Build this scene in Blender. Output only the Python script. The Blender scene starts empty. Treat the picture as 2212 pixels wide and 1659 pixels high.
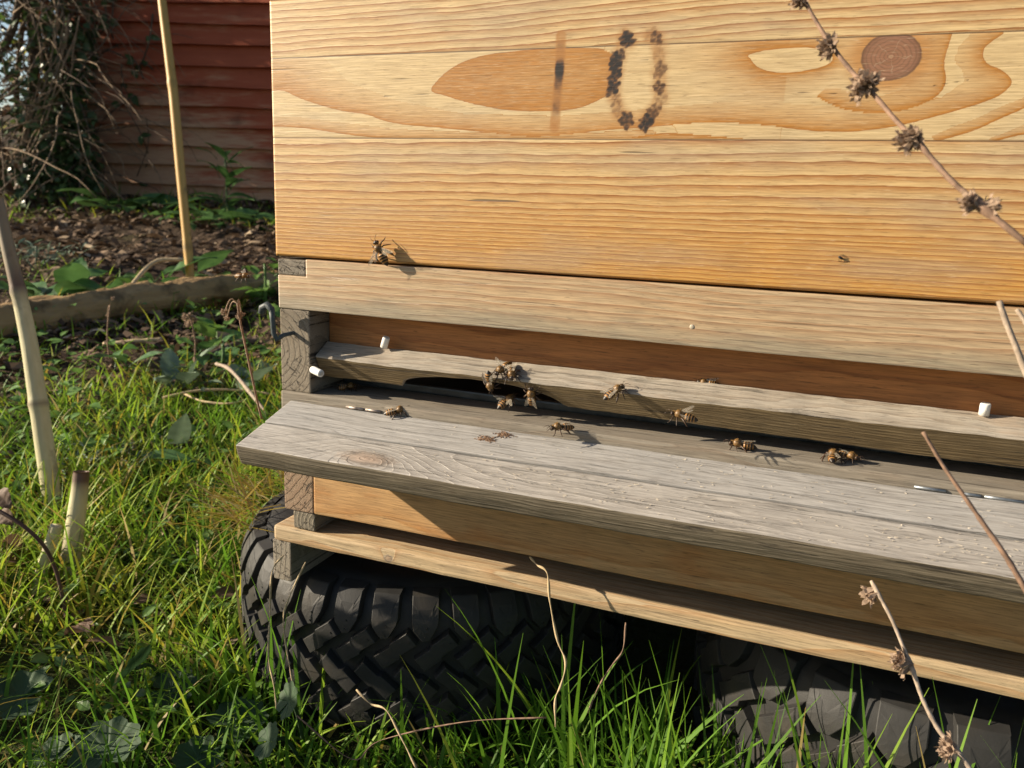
import bpy, bmesh, math, random
import numpy as np
from mathutils import Vector, Matrix
random.seed(7); RNG = np.random.default_rng(11)
sc = bpy.context.scene
COL = sc.collection
# ---------------------------------------------------------------- camera, sky, sun, exposure
W_PX, F_PX, CX, CY = 2212.0, 1770.0, 1106.0, 829.5
CAM = np.array([0.33215673, -0.43114482, 0.03579422])
ROT = np.array([[0.9282, 0.3704, 0.0352], [0.1106, -0.1843, -0.9766], [-0.3553, 0.9104, -0.2120]])
_u, _s, _v = np.linalg.svd(ROT); ROT = _u @ _v
cam = bpy.data.cameras.new('camera'); co = bpy.data.objects.new('camera', cam); COL.objects.link(co)
M = Matrix.Identity(4)
for i in range(3):
    M[i][0] = ROT[0][i]; M[i][1] = -ROT[1][i]; M[i][2] = -ROT[2][i]; M[i][3] = CAM[i]
co.matrix_world = M
cam.sensor_width = 36.0; cam.lens = 36.0 * F_PX / W_PX
cam.clip_start = 0.01; cam.clip_end = 200
cam.dof.use_dof = True; cam.dof.focus_distance = 0.47; cam.dof.aperture_fstop = 19
sc.camera = co
TO_SUN = Vector((-2.75, -1.0, 1.12)).normalized()
w = bpy.data.worlds.new('World'); sc.world = w; w.use_nodes = True
sky = w.node_tree.nodes.new('ShaderNodeTexSky'); sky.sky_type = 'NISHITA'; sky.sun_disc = False
sky.sun_elevation = math.asin(TO_SUN.z); sky.sun_rotation = math.atan2(TO_SUN.x, TO_SUN.y) % (2 * math.pi)
bg = w.node_tree.nodes['Background']; bg.inputs[1].default_value = 0.065
w.node_tree.links.new(sky.outputs[0], bg.inputs[0])
sl = bpy.data.lights.new('sun', 'SUN'); sl.energy = 5.0; sl.angle = math.radians(0.5); sl.color = (1.0, 0.87, 0.67)
so = bpy.data.objects.new('sun', sl); COL.objects.link(so); so.location = (-3, -2, 3)
so.rotation_euler = TO_SUN.to_track_quat('Z', 'Y').to_euler()
sc.view_settings.view_transform = 'Standard'; sc.view_settings.look = 'None'
sc.view_settings.gamma = 1.0; sc.view_settings.exposure = 1.06
# ---------------------------------------------------------------- measuring helpers: a ray through a picture point met with a real plane
def ray(px, py):
    return ROT.T @ np.array([(px - CX) / F_PX, (py - CY) / F_PX, 1.0])
def on(px, py, axis, val):
    d = ray(px, py); return Vector(CAM + d * (val - CAM[axis]) / d[axis])
GA, GB, GC = -0.335, -0.0336, 0.0929
def gz(x, y):
    return GA + GB * x + GC * y
def onplane(px, py, p0, n):
    d = ray(px, py); p0 = np.array(p0); n = np.array(n)
    return Vector(CAM + d * (n @ (p0 - CAM)) / (n @ d))
def ground(px, py, h=0.0):
    return onplane(px, py, (0, 0, GA + h), (-GB, -GC, 1.0))
def far(px, py, r):
    d = ray(px, py); return Vector(CAM + d / np.linalg.norm(d) * r)
GUP = Vector((-GB, -GC, 1.0)).normalized()
# ---------------------------------------------------------------- objects
def tag(o, label=None, cat=None, group=None, kind=None):
    if label: o['label'] = label
    if cat: o['category'] = cat
    if group: o['group'] = group
    if kind: o['kind'] = kind
    return o
def thing(name, loc, label, cat, group=None):
    o = bpy.data.objects.new(name, None); COL.objects.link(o); o.location = loc; o.empty_display_size = 0.02
    return tag(o, label, cat, group)
def link(name, me, mat, parent=None, smooth=False, loc=None):
    if mat is not None:
        for m in (mat if isinstance(mat, (list, tuple)) else [mat]): me.materials.append(m)
    if smooth: me.polygons.foreach_set('use_smooth', [True] * len(me.polygons))
    o = bpy.data.objects.new(name, me); COL.objects.link(o)
    if loc is not None: o.location = loc
    if parent is not None:
        o.parent = parent
    return o
def origin(parent):
    p = Vector((0, 0, 0))
    while parent is not None:
        p += parent.location; parent = parent.parent
    return p
def mesh(name, V, F, mat, parent=None, smooth=False, attrs=None, base=None):
    """one mesh object; V in world space, moved into the parent's space (or about its own base)"""
    V = np.asarray(V, dtype=np.float64).reshape(-1, 3)
    off = np.array(origin(parent)) if parent is not None else (np.array(base) if base is not None else np.zeros(3))
    me = bpy.data.meshes.new(name)
    me.from_pydata((V - off).tolist() if len(V) < 200000 else (V - off), [], F if isinstance(F, list) else F.tolist())
    for k, a in (attrs or {}).items():
        at = me.attributes.new(k, 'FLOAT', 'POINT'); at.data.foreach_set('value', np.asarray(a, dtype=np.float32))
    me.update()
    return link(name, me, mat, parent, smooth, base if parent is None else None)
class MB:
    def __init__(s): s.v = []; s.f = []; s.a = []
    def add(s, V, F, a=0.0):
        n = len(s.v); s.v += [tuple(p) for p in V]; s.f += [[i + n for i in f] for f in F]
        s.a += list(a) if hasattr(a, '__len__') else [a] * len(V)
    def tube(s, pts, rad, n=7, a=0.0, cap=True):
        pts = [Vector(p) for p in pts]; m = len(pts)
        if not hasattr(rad, '__len__'): rad = [rad] * m
        t0 = (pts[1] - pts[0]).normalized(); u = t0.orthogonal().normalized(); V = []
        for i in range(m):
            t = (pts[min(i + 1, m - 1)] - pts[max(i - 1, 0)])
            t = t.normalized() if t.length > 1e-9 else t0
            u = (u - t * u.dot(t)); u = u.normalized() if u.length > 1e-6 else t.orthogonal().normalized()
            b = t.cross(u)
            for k in range(n):
                q = 2 * math.pi * k / n; V.append(pts[i] + (u * math.cos(q) + b * math.sin(q)) * rad[i])
        F = [[i * n + k, i * n + (k + 1) % n, (i + 1) * n + (k + 1) % n, (i + 1) * n + k] for i in range(m - 1) for k in range(n)]
        if cap: F += [list(range(n))[::-1], [(m - 1) * n + k for k in range(n)]]
        s.add(V, F, a)
    def build(s, name, mat, parent=None, smooth=False, base=None, attr=None):
        return mesh(name, s.v, s.f, mat, parent, smooth, {attr: s.a} if attr else None, base)
def boxmesh(name, x, y, z, mat, parent, bev=0.0012, cuts=0, wob=0.0, base=None):
    """a board: bevelled block, long side cut so that its faces can wander a little"""
    bm = bmesh.new(); bmesh.ops.create_cube(bm, size=1)
    for v in bm.verts:
        v.co = Vector((x[0] + (v.co.x + .5) * (x[1] - x[0]), y[0] + (v.co.y + .5) * (y[1] - y[0]), z[0] + (v.co.z + .5) * (z[1] - z[0])))
    bmesh.ops.bevel(bm, geom=bm.edges[:], offset=bev, segments=2, profile=0.6, affect='EDGES')
    return finish(bm, name, mat, parent, cuts, wob, base)
def finish(bm, name, mat, parent, cuts=0, wob=0.0, base=None):
    if cuts:
        xs = [v.co.x for v in bm.verts]; x0, x1 = min(xs), max(xs)
        for i in range(1, cuts):
            X = x0 + (x1 - x0) * i / cuts
            bmesh.ops.bisect_plane(bm, geom=bm.verts[:] + bm.edges[:] + bm.faces[:], plane_co=(X, 0, 0), plane_no=(1, 0, 0))
        if wob:
            q = random.random() * 9
            for v in bm.verts:
                v.co.z += wob * (math.sin(v.co.x * 23 + q) + .6 * math.sin(v.co.x * 61 + 2 * q) + .4 * math.sin(v.co.x * 140 + v.co.y * 90))
                v.co.y += wob * .7 * (math.sin(v.co.x * 31 + 3 * q) + .5 * math.sin(v.co.x * 170 + v.co.z * 150))
    off = origin(parent) if parent is not None else Vector(base or (0, 0, 0))
    for v in bm.verts: v.co -= off
    me = bpy.data.meshes.new(name); bm.to_mesh(me); bm.free()
    return link(name, me, mat, parent, False, base if parent is None else None)
def prism(name, prof, x, mat, parent, bev=0.001, cuts=0, wob=0.0, axis='X'):
    """profile in (y,z) pulled along X, or in (x,z) pulled along Y"""
    bm = bmesh.new()
    a = [bm.verts.new((x[0], p[0], p[1]) if axis == 'X' else (p[0], x[0], p[1])) for p in prof]
    b = [bm.verts.new((x[1], p[0], p[1]) if axis == 'X' else (p[0], x[1], p[1])) for p in prof]
    n = len(prof); bm.faces.new(a); bm.faces.new(b[::-1])
    for i in range(n): bm.faces.new((a[i], b[i], b[(i + 1) % n], a[(i + 1) % n]))
    bmesh.ops.recalc_face_normals(bm, faces=bm.faces[:])
    if bev: bmesh.ops.bevel(bm, geom=bm.edges[:], offset=bev, segments=2, profile=0.6, affect='EDGES')
    return finish(bm, name, mat, parent, cuts, wob)
def copy_tree(o, parent=None):
    c = o.copy(); COL.objects.link(c)
    if parent is not None: c.parent = parent
    for ch in list(o.children): copy_tree(ch, c)
    return c
# ---------------------------------------------------------------- node helper
class G:
    def __init__(s, name):
        s.m = bpy.data.materials.new(name); s.m.use_nodes = True; s.t = s.m.node_tree
        s.bsdf = s.t.nodes['Principled BSDF']; s.out = s.t.nodes['Material Output']
    def put(s, sock, v):
        if isinstance(v, bpy.types.NodeSocket): s.t.links.new(v, sock)
        elif isinstance(v, (tuple, list)) and len(v) == 3 and sock.type == 'RGBA': sock.default_value = (*v, 1)
        else: sock.default_value = v
    def math(s, op, a, b=None, c=None, clamp=False):
        n = s.t.nodes.new('ShaderNodeMath'); n.operation = op; n.use_clamp = clamp
        for i, q in enumerate((a, b, c)):
            if q is not None: s.put(n.inputs[i], q)
        return n.outputs[0]
    def xyz(s, a, b, c):
        n = s.t.nodes.new('ShaderNodeCombineXYZ')
        for i, q in enumerate((a, b, c)): s.put(n.inputs[i], q)
        return n.outputs[0]
    def sep(s, v):
        n = s.t.nodes.new('ShaderNodeSeparateXYZ'); s.put(n.inputs[0], v); return n.outputs[0], n.outputs[1], n.outputs[2]
    def pos(s): return s.t.nodes.new('ShaderNodeNewGeometry').outputs['Position']
    def obj(s): return s.t.nodes.new('ShaderNodeTexCoord').outputs['Object']
    def rnd(s): return s.t.nodes.new('ShaderNodeObjectInfo').outputs['Random']
    def attr(s, k):
        n = s.t.nodes.new('ShaderNodeAttribute'); n.attribute_name = k; return n.outputs['Fac']
    def scale(s, v, k):
        n = s.t.nodes.new('ShaderNodeVectorMath'); n.operation = 'MULTIPLY'; s.put(n.inputs[0], v); n.inputs[1].default_value = k; return n.outputs[0]
    def noise(s, v, scale=1.0, detail=3.0, rough=0.55, dist=0.0):
        n = s.t.nodes.new('ShaderNodeTexNoise'); s.put(n.inputs['Vector'], v); n.inputs['Scale'].default_value = scale
        n.inputs['Detail'].default_value = detail; n.inputs['Roughness'].default_value = rough; n.inputs['Distortion'].default_value = dist
        return n.outputs[0]
    def voro(s, v, scale=1.0, feature='F1'):
        n = s.t.nodes.new('ShaderNodeTexVoronoi'); n.feature = feature; s.put(n.inputs['Vector'], v); n.inputs['Scale'].default_value = scale
        return n.outputs['Distance']
    def noise1(s, wv, detail=2.0):
        n = s.t.nodes.new('ShaderNodeTexNoise'); n.noise_dimensions = '1D'; s.put(n.inputs['W'], wv); n.inputs['Scale'].default_value = 1.0
        n.inputs['Detail'].default_value = detail; return n.outputs[0]
    def step(s, v, a, b):   # smooth step
        n = s.t.nodes.new('ShaderNodeMapRange'); n.interpolation_type = 'SMOOTHSTEP'; s.put(n.inputs[0], v)
        n.inputs[1].default_value = a; n.inputs[2].default_value = b; return n.outputs[0]
    def mapr(s, v, a, b, c, d):
        n = s.t.nodes.new('ShaderNodeMapRange'); s.put(n.inputs[0], v)
        for i, q in enumerate((a, b, c, d)): n.inputs[i + 1].default_value = q
        return n.outputs[0]
    def mix(s, f, a, b, mode='MIX'):
        n = s.t.nodes.new('ShaderNodeMix'); n.data_type = 'RGBA'; n.blend_type = mode; n.clamp_factor = True
        s.put(n.inputs[0], f); s.put(n.inputs[6], a); s.put(n.inputs[7], b); return n.outputs[2]
    def ramp(s, f, stops, interp='LINEAR'):
        n = s.t.nodes.new('ShaderNodeValToRGB'); r = n.color_ramp; r.interpolation = interp
        while len(r.elements) < len(stops): r.elements.new(0.5)
        for e, (p, c) in zip(r.elements, stops): e.position = p; e.color = (*c, 1)
        s.put(n.inputs[0], f); return n.outputs[0]
    def bump(s, h, strength, dist):
        n = s.t.nodes.new('ShaderNodeBump'); n.inputs['Strength'].default_value = strength; n.inputs['Distance'].default_value = dist
        s.put(n.inputs['Height'], h); return n.outputs[0]
    def fin(s, col, rough=0.6, spec=0.4, normal=None, **kw):
        s.put(s.bsdf.inputs['Base Color'], col); s.put(s.bsdf.inputs['Roughness'], rough)
        s.bsdf.inputs['Specular IOR Level'].default_value = spec
        if normal is not None: s.put(s.bsdf.inputs['Normal'], normal)
        for k, v in kw.items(): s.put(s.bsdf.inputs[k], v)
        return s.m
    def leafy(s, col, rough=0.45, spec=0.35, normal=None, thin=0.35, tcol=None):
        s.fin(col, rough, spec, normal)
        t = s.t.nodes.new('ShaderNodeBsdfTranslucent'); s.put(t.inputs[0], tcol if tcol is not None else col)
        m = s.t.nodes.new('ShaderNodeMixShader'); m.inputs[0].default_value = thin
        s.t.links.new(s.bsdf.outputs[0], m.inputs[1]); s.t.links.new(t.outputs[0], m.inputs[2]); s.t.links.new(m.outputs[0], s.out.inputs[0])
        return s.m
def plain(name, col, rough=0.6, spec=0.4, var=0.25, vs=60.0, **kw):
    g = G(name); n = g.noise(g.obj(), vs, 4)
    c = g.mix(g.mapr(n, .3, .7, 0, 1), tuple(q * (1 - var) for q in col), tuple(min(1, q * (1 + var)) for q in col))
    return g.fin(c, rough, spec, g.bump(n, .25, .001), **kw)
def wood(name, pith, sp, pale, late, grey=None, gz=None, aniso=0.0, gamt=0.0, crack=0.0, rough=0.6, spec=0.35, bump=0.4, knot=None, along='x', warp=1.0, stain=None, fleck=0.0, fib=0.35):
    """solid wood: year rings about a pith line parallel to the board, fibre, weather-grey, drying cracks"""
    g = G(name); x, y, z = g.sep(g.pos())
    if along == 'y': x, y = y, x
    low = g.noise(g.xyz(g.math('MULTIPLY', x, 5.0), g.math('MULTIPLY', y, 14.0), g.math('MULTIPLY', z, 14.0)), 1.0, 2)
    mid = g.noise(g.xyz(g.math('MULTIPLY', x, 22.0), g.math('MULTIPLY', y, 90.0), g.math('MULTIPLY', z, 90.0)), 1.0, 3)
    dy = g.math('SUBTRACT', y, pith[0]); dz = g.math('SUBTRACT', z, pith[1])
    r = g.math('SQRT', g.math('ADD', g.math('MULTIPLY', dy, dy), g.math('MULTIPLY', dz, dz)))
    r = g.math('ADD', r, g.math('MULTIPLY', g.math('SUBTRACT', low, .5), .016 * warp))
    r = g.math('ADD', r, g.math('MULTIPLY', g.math('SUBTRACT', mid, .5), .0022))
    kd = None
    if knot:
        kx = g.math('DIVIDE', g.math('SUBTRACT', x, knot[0]), knot[2]); ky = g.math('DIVIDE', g.math('SUBTRACT', z if len(knot) > 5 else y, knot[1]), knot[3])
        kd = g.math('SQRT', g.math('ADD', g.math('MULTIPLY', kx, kx), g.math('MULTIPLY', ky, ky)))
        r = g.math('ADD', r, g.math('MULTIPLY', g.math('POWER', 2.718, g.math('MULTIPLY', kd, -.55)), knot[4]))
    p = g.math('DIVIDE', r, sp)
    p = g.math('ADD', p, g.math('MULTIPLY', g.noise1(g.math('MULTIPLY', p, .37)), 1.6))
    f = g.math('FRACT', p)
    lt = g.math('MULTIPLY', g.math('POWER', f, 2.2), g.math('SUBTRACT', 1.0, g.step(f, .93, 1.0)))
    lt = g.math('MULTIPLY', lt, g.mapr(g.noise1(g.math('FLOOR', p)), .3, .7, .55, 1.1))
    fv = g.xyz(g.math('MULTIPLY', x, 45.0), g.math('MULTIPLY', y, 1100.0), g.math('MULTIPLY', z, 1100.0))
    fibre = g.noise(fv, 1.0, 3, .6)
    col = g.mix(lt, pale, late)
    blot = g.noise(g.xyz(g.math('MULTIPLY', x, 16.0), g.math('MULTIPLY', y, 45.0), g.math('MULTIPLY', z, 45.0)), 1.0, 5, .65)
    if stain: col = g.mix(g.math('MULTIPLY', g.step(blot, .5, .72), stain[1]), col, stain[0])
    if grey: col = g.mix(g.math('MULTIPLY', g.mapr(blot, .3, .65, gamt * .55, min(1.0, gamt * 1.25)), g.mapr(lt, 0, 1, 1.0, .7)), col, grey)
    if kd is not None:
        kn_ = g.math('ADD', kd, g.math('MULTIPLY', g.math('SUBTRACT', g.noise(g.pos(), 380, 4, .7), .5), .9))
        kc = g.ramp(kn_, [(0, (.40, .27, .19)), (.5, (.36, .26, .19)), (.72, (.17, .13, .10)), (.85, (.36, .30, .25))])
        col = g.mix(g.math('MULTIPLY', g.math('SUBTRACT', 1.0, g.step(kn_, .75, 1.15)), .75), col, kc)
    if gz: col = g.mix(g.math('MULTIPLY', g.step(g.math('ADD', z, g.math('MULTIPLY', g.math('SUBTRACT', blot, .5), .03)), gz[0], gz[1]), gz[2]), col, gz[3])
    col = g.mix(g.mapr(fibre, .32, .64, fib * 1.15, 0), col, (0.02, 0.014, 0.01), 'MIX')
    pore = g.noise(g.xyz(g.math('MULTIPLY', x, 120.0), g.math('MULTIPLY', y, 1700.0), g.math('MULTIPLY', z, 1700.0)), 1.0, 2, .5); col = g.mix(g.math('MULTIPLY', g.step(pore, .62, .72), .5), col, (.035, .022, .012))
    h = g.math('ADD', g.math('MULTIPLY', lt, .5), g.math('MULTIPLY', fibre, .8))
    if crack:
        cr = g.noise(g.xyz(g.math('MULTIPLY', x, 14.0), g.math('MULTIPLY', y, 420.0), g.math('MULTIPLY', z, 420.0)), 1.0, 4, .6, .4)
        ck = g.step(cr, .60, .68); col = g.mix(g.math('MULTIPLY', ck, crack), col, (.03, .024, .02)); h = g.math('SUBTRACT', h, ck)
    if fleck:
        fl = g.noise(g.xyz(g.math('MULTIPLY', x, 190.0), g.math('MULTIPLY', y, 620.0), g.math('MULTIPLY', z, 400.0)), 1.0, 4, .7, 1.5)
        ft = g.math('MULTIPLY', g.step(fl, .66, .70), g.step(g.noise(g.xyz(g.math('MULTIPLY', x, 26.0), g.math('MULTIPLY', y, 50.0), g.math('MULTIPLY', z, 50.0)), 1.0, 2), .48, .62))
        col = g.mix(g.math('MULTIPLY', ft, fleck), col, (.62, .52, .40)); h = g.math('ADD', h, ft)
    if aniso: g.put(g.bsdf.inputs['Tangent'], g.xyz(0, 0, 1)); g.bsdf.inputs['Anisotropic'].default_value = aniso
    return g.fin(col, rough, spec, g.bump(h, bump, .0006))
def endgrain(name, pith, sp, a, b, grain_w=1.0):
    """sawn end of a beam: ring arcs and a net of drying cracks"""
    g = G(name); p = g.pos(); x, y, z = g.sep(p)
    dx = g.math('SUBTRACT', x, pith[0]); dz = g.math('SUBTRACT', z, pith[1])
    r = g.math('SQRT', g.math('ADD', g.math('MULTIPLY', dx, dx), g.math('MULTIPLY', dz, dz)))
    n = g.noise(p, 130, 4); r = g.math('ADD', g.math('DIVIDE', r, sp), g.math('MULTIPLY', n, .7))
    f = g.math('FRACT', r); lt = g.math('MULTIPLY', g.math('POWER', f, 2.0), g.math('SUBTRACT', 1.0, g.step(f, .9, 1.0)))
    fine = g.noise(p, 1500, 3)
    c = g.mix(lt, a, b); c = g.mix(g.mapr(fine, .3, .7, .4, 0), c, (.03, .025, .02))
    big = g.noise(p, 60, 3)
    def crk(a, s1, s2, th):
        u = g.math('ADD', g.math('MULTIPLY', x, math.cos(a)), g.math('MULTIPLY', z, math.sin(a))); w_ = g.math('SUBTRACT', g.math('MULTIPLY', z, math.cos(a)), g.math('MULTIPLY', x, math.sin(a)))
        q = g.noise(g.xyz(g.math('MULTIPLY', u, s1), g.math('MULTIPLY', w_, s2), a * 9), 1.0, 3, .6, .6)
        return g.step(q, th, th + .035)
    ck = g.math('MAXIMUM', crk(.9, 130, 620, .60), crk(-.5, 110, 560, .61)); ck = g.math('MULTIPLY', ck, g.step(big, .38, .55))
    c = g.mix(g.math('MULTIPLY', ck, .85), c, (.025, .02, .016))
    return g.fin(c, .8, .2, g.bump(g.math('SUBTRACT', g.math('ADD', fine, lt), g.math('MULTIPLY', ck, 2.0)), .6, .0006))
# ================================================================ HIVE
PINE = dict(pale=(.56, .36, .17), late=(.40, .17, .045))
def r1(x, y): return (x * .5013, y * .5013)
def r2(x, y): return (1106 + x * .5013, y * .5013)
def px_line(pts):
    return np.array([[q.x, q.z] for q in (on(px, py, 1, 0.0) for px, py in pts)])
def inpoly(P, poly):
    x, y = P[:, 0], P[:, 1]; c = np.zeros(len(P), bool); n = len(poly)
    for i in range(n):
        x1, y1 = poly[i]; x2, y2 = poly[(i + 1) % n]
        m = (y1 > y) != (y2 > y)
        with np.errstate(divide='ignore', invalid='ignore'):
            c ^= m & (x < (x2 - x1) * (y - y1) / (y2 - y1 + 1e-12) + x1)
    return c
def smooth_line(p, closed=False, it=2):
    for _ in range(it):
        q = []
        n = len(p)
        for i in range(n if closed else n - 1):
            a, b = p[i], p[(i + 1) % n]; q += [a * .75 + b * .25, a * .25 + b * .75]
        if not closed: q = [p[0]] + q + [p[-1]]
        p = np.array(q)
    return p
def dist_line(P, pl, closed=False):
    d = np.full(len(P), 9.0); n = len(pl)
    for i in range(n if closed else n - 1):
        a, b = pl[i], pl[(i + 1) % n]; e = b - a; L = e @ e
        if L < 1e-14: continue
        t = np.clip(((P - a) @ e) / L, 0, 1); q = P - a - t[:, None] * e
        d = np.minimum(d, np.sqrt((q * q).sum(1)))
    return d
# grain figure of the flat-sawn board: (sharp latewood edge, rest of the outline on the fading side, fade width in m)
FIG = [
 ([r1(1845,395), r1(1890,340), r1(1935,300), r1(2000,262), r1(2100,234), r1(2206,222), r2(130,207), r2(380,205), r2(430,225), r2(452,250), r2(460,300), r2(455,350), r2(430,395), r2(380,430), r2(300,464), r2(200,480), r2(0,479), r1(2080,457), r1(1990,436), r1(1920,412)], None, .10),
 ([r1(1150,396), r1(1190,390), r1(1230,391), r1(1280,420), r1(1400,460), r1(1500,484), r1(1580,491), r1(1650,520), r1(1720,536), r1(1900,551), r1(2050,566), r1(2206,582), r2(100,590), r2(250,578), r2(400,560), r2(560,549), r2(700,539), r2(800,530), r2(950,530), r2(1100,540), r2(1250,560), r2(1400,571), r2(1560,560), r2(1700,535), r2(1850,495), r2(2000,452), r2(2100,415), r2(2150,370), r2(2155,340), r2(2105,295), r2(2050,280), r2(2028,245), r2(2032,205), r2(2080,170), r2(2125,138)],
  [r2(1990,130), r2(1925,200), r2(1905,260), r2(1940,310), r2(1950,350), r2(1850,420), r2(1600,470), r2(1100,440), r2(900,440), r2(560,470), r2(200,500), r1(2000,490), r1(1700,430), r1(1500,350), r1(1450,300), r1(1400,250), r1(1150,245)], .0125),
 ([r1(1150,546), r1(1230,546), r1(1350,556), r1(1450,574), r1(1600,592), r1(1700,600), r2(0,603), r2(480,606), r2(700,606)], [r2(600,560), r2(300,575), r1(2000,570), r1(1700,555), r1(1500,530), r1(1300,505), r1(1150,505)], .007),
 ([r2(480,603), r2(600,576), r2(700,572), r2(760,575), r2(880,585), r2(1050,602), r2(1060,608), r2(480,608)], None, .012),
 ([r2(1830,610), r2(1900,590), r2(2000,561), r2(2100,512), r2(2206,468), r2(2300,420)], [r2(2300,360), r2(2206,420), r2(2100,460), r2(2000,510), r2(1900,545), r2(1800,590)], .007),
 ([r2(1310,415), r2(1340,436), r2(1420,470), r2(1530,488), r2(1640,485), r2(1740,460), r2(1820,425), r2(1860,385), r2(1873,340), r2(1858,270), r2(1880,200), r2(1898,140)],
  [r2(1790,140), r2(1760,240), r2(1735,320), r2(1680,385), r2(1600,410), r2(1480,400), r2(1400,378), r2(1345,384)], .013),
 ([r2(2080,610), r2(2150,590), r2(2300,560)], [r2(2300,500), r2(2150,560), r2(2050,600)], .004),
]
LENS = [r2(1010,238), r2(1060,222), r2(1160,208), r2(1260,204), r2(1330,210), r2(1378,235), r2(1385,262), r2(1350,285), r2(1270,305), r2(1170,315), r2(1090,305), r2(1045,280), r2(1030,255)]
def front_board():
    x0, x1, z0, z1, h = 0.0, .472, 0.0, .1502, .0007
    nx = int((x1 - x0) / h) + 1; nz = int((z1 - z0) / h) + 1
    X, Z = np.meshgrid(np.linspace(x0, x1, nx), np.linspace(z0, z1, nz), indexing='ij')
    X = X.ravel(); Z = Z.ravel(); P = np.stack([X, Z], 1)
    Y = np.zeros_like(X); rr = .0016
    for d in (X - x0, x1 - X, z1 - Z, Z - z0):
        e = np.clip(rr - d, 0, rr); Y = np.maximum(Y, rr - np.sqrt(rr * rr - e * e))
    jA, jB = .1174, .0716
    for j in (jA, jB): Y += .0002 * np.exp(-((Z - j) / .0004) ** 2)
    # ---- figure
    fig = np.full(len(X), -9.0); zone = (Z < jA + .004) & (Z > jB - .004); idx = np.nonzero(zone)[0]; Q = P[idx]
    inside = np.full(len(Q), 9.0); outside = np.full(len(Q), 9.0)
    for sharp, rest, wd in FIG:
        s = smooth_line(px_line(sharp), rest is None)
        poly = s if rest is None else np.concatenate([s, px_line(rest)])
        ins = inpoly(Q, poly); d = dist_line(Q, s, rest is None)
        wd = wd * (1 + (1.9 * np.exp(-((Q[:, 0]) / .035) ** 2) if .007 < wd < .02 and len(sharp) > 30 else 0)); inside = np.where(ins, np.minimum(inside, d / wd + .42 * np.clip(d / .0009, 0, 1)), inside); outside = np.where(~ins, np.minimum(outside, d), outside)
    lens = smooth_line(px_line(LENS), True); li = inpoly(Q, lens); dl = dist_line(Q, lens, True)
    stretch = np.where(Q[:, 0] < lens[:, 0].mean(), .024, .011) * (1 - .35 * (Q[:, 1] < lens[:, 1].mean() - .004))
    inside = np.where(~li, np.minimum(inside, dl / stretch + .42 * np.clip(dl / .0009, 0, 1)), inside)
    v = np.where(inside < 3.4, inside, -outside * 1000); v = np.where(li, -dl * 1000, v)
    fig[idx] = v
    # ---- straight grain of the neighbouring boards: running ring count
    wob = (.0012 * np.sin(X * 11 + 1.0) + .0005 * np.sin(X * 27 + Z * 30) + .0002 * np.sin(X * 77 + Z * 150 + 2))
    zz = Z + wob * np.where(Z > jA, 1.3, np.clip(Z / .05, .25, 1)) - .02 * X * np.where(Z > jA, 1.0, .25)
    zt = np.linspace(-.02, .2, 800); dens = np.where(zt > jA - .004, 1 / .0037, np.interp(zt, [0, .02, .035, .045, .07], [1 / .0023, 1 / .0024, 1 / .0034, 1 / .0052, 1 / .0058]))
    ph = np.concatenate([[0], np.cumsum(.5 * (dens[1:] + dens[:-1]) * np.diff(zt))])
    ring = np.interp(zz, zt, ph)
    flat = (zone & (Z < jA) & (Z > jB)).astype(float)
    # ---- the burnt figure 10
    burn = np.zeros(len(X)); tint = np.zeros(len(X)); idx = np.nonzero((X > .14) & (X < .25) & (Z > .07) & (Z < .135))[0]; Q = P[idx]
    bq = np.zeros(len(Q)); tq = np.zeros(len(Q))
    def bn(Q, s, sd):
        a = np.sin(Q[:, 0] * s * 1.7 + sd) * np.cos(Q[:, 1] * s * 1.3 + sd * 2) + np.sin(Q[:, 0] * s * 3.1 + Q[:, 1] * s * 2.3 + sd) * .6 + np.sin(Q[:, 1] * s * 4.7 - Q[:, 0] * s * 2.9) * .4
        return .5 + .25 * a
    def blob(px, py, r, k, sq=1.0, cut=None):
        c = px_line([(px, py)])[0]; d = np.sqrt(((Q[:, 0] - c[0])) ** 2 + ((Q[:, 1] - c[1]) / sq) ** 2)
        return k * np.clip((r - d) / (r * .55), 0, 1)
    bar = smooth_line(px_line([(1212, 78), (1209, 150), (1204, 200), (1198, 275)])); db = dist_line(Q, bar)
    tq = np.maximum(tq, 1.0 * np.clip((.0032 - db) / .0008, 0, 1))
    zc = (px_line([(1209, 148)])[0])[1]
    bq = np.maximum(bq, np.clip((.0030 - db) / .0016, 0, 1) * (.75 + .5 * bn(Q, 500, 1)) * (.95 * np.exp(-((Q[:, 1] - zc) / .0036) ** 2) + .42 * np.exp(-((Q[:, 1] - zc + .006) / .0065) ** 2) + .2 * np.exp(-((Q[:, 1] - zc - .011) / .004) ** 2) + .3 * np.exp(-((Q[:, 1] - zc + .02) / .005) ** 2)))
    for px, py, k in ((1352,80,1),(1358,90,.9),(1337,118,.7),(1333,126,1),(1330,138,1.1),(1329,150,1.1),(1327,165,.9),(1325,188,1),(1322,196,.6),(1329,216,.35),(1337,240,.3),(1350,254,.75),(1354,264,.7),(1405,72,.3),(1418,82,.75),(1424,104,.25),(1425,120,.3),(1426,146,.6),(1424,158,.55),(1424,188,.8),(1428,212,.4),(1416,236,.6),(1408,246,.8),(1398,260,1),(1392,270,.95)):
        k = k * (.78 if px > 1380 and py < 250 else 1.0); c = px_line([(px, py)])[0]; dx = Q[:, 0] - c[0]; dz = Q[:, 1] - c[1]; an = np.arctan2(dz, dx) + px * .7 + py
        rad = .0036 * (.78 + .3 * np.clip(np.abs(np.sin(an * 2)), .1, .8)); d = np.sqrt(dx * dx + dz * dz)
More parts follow.
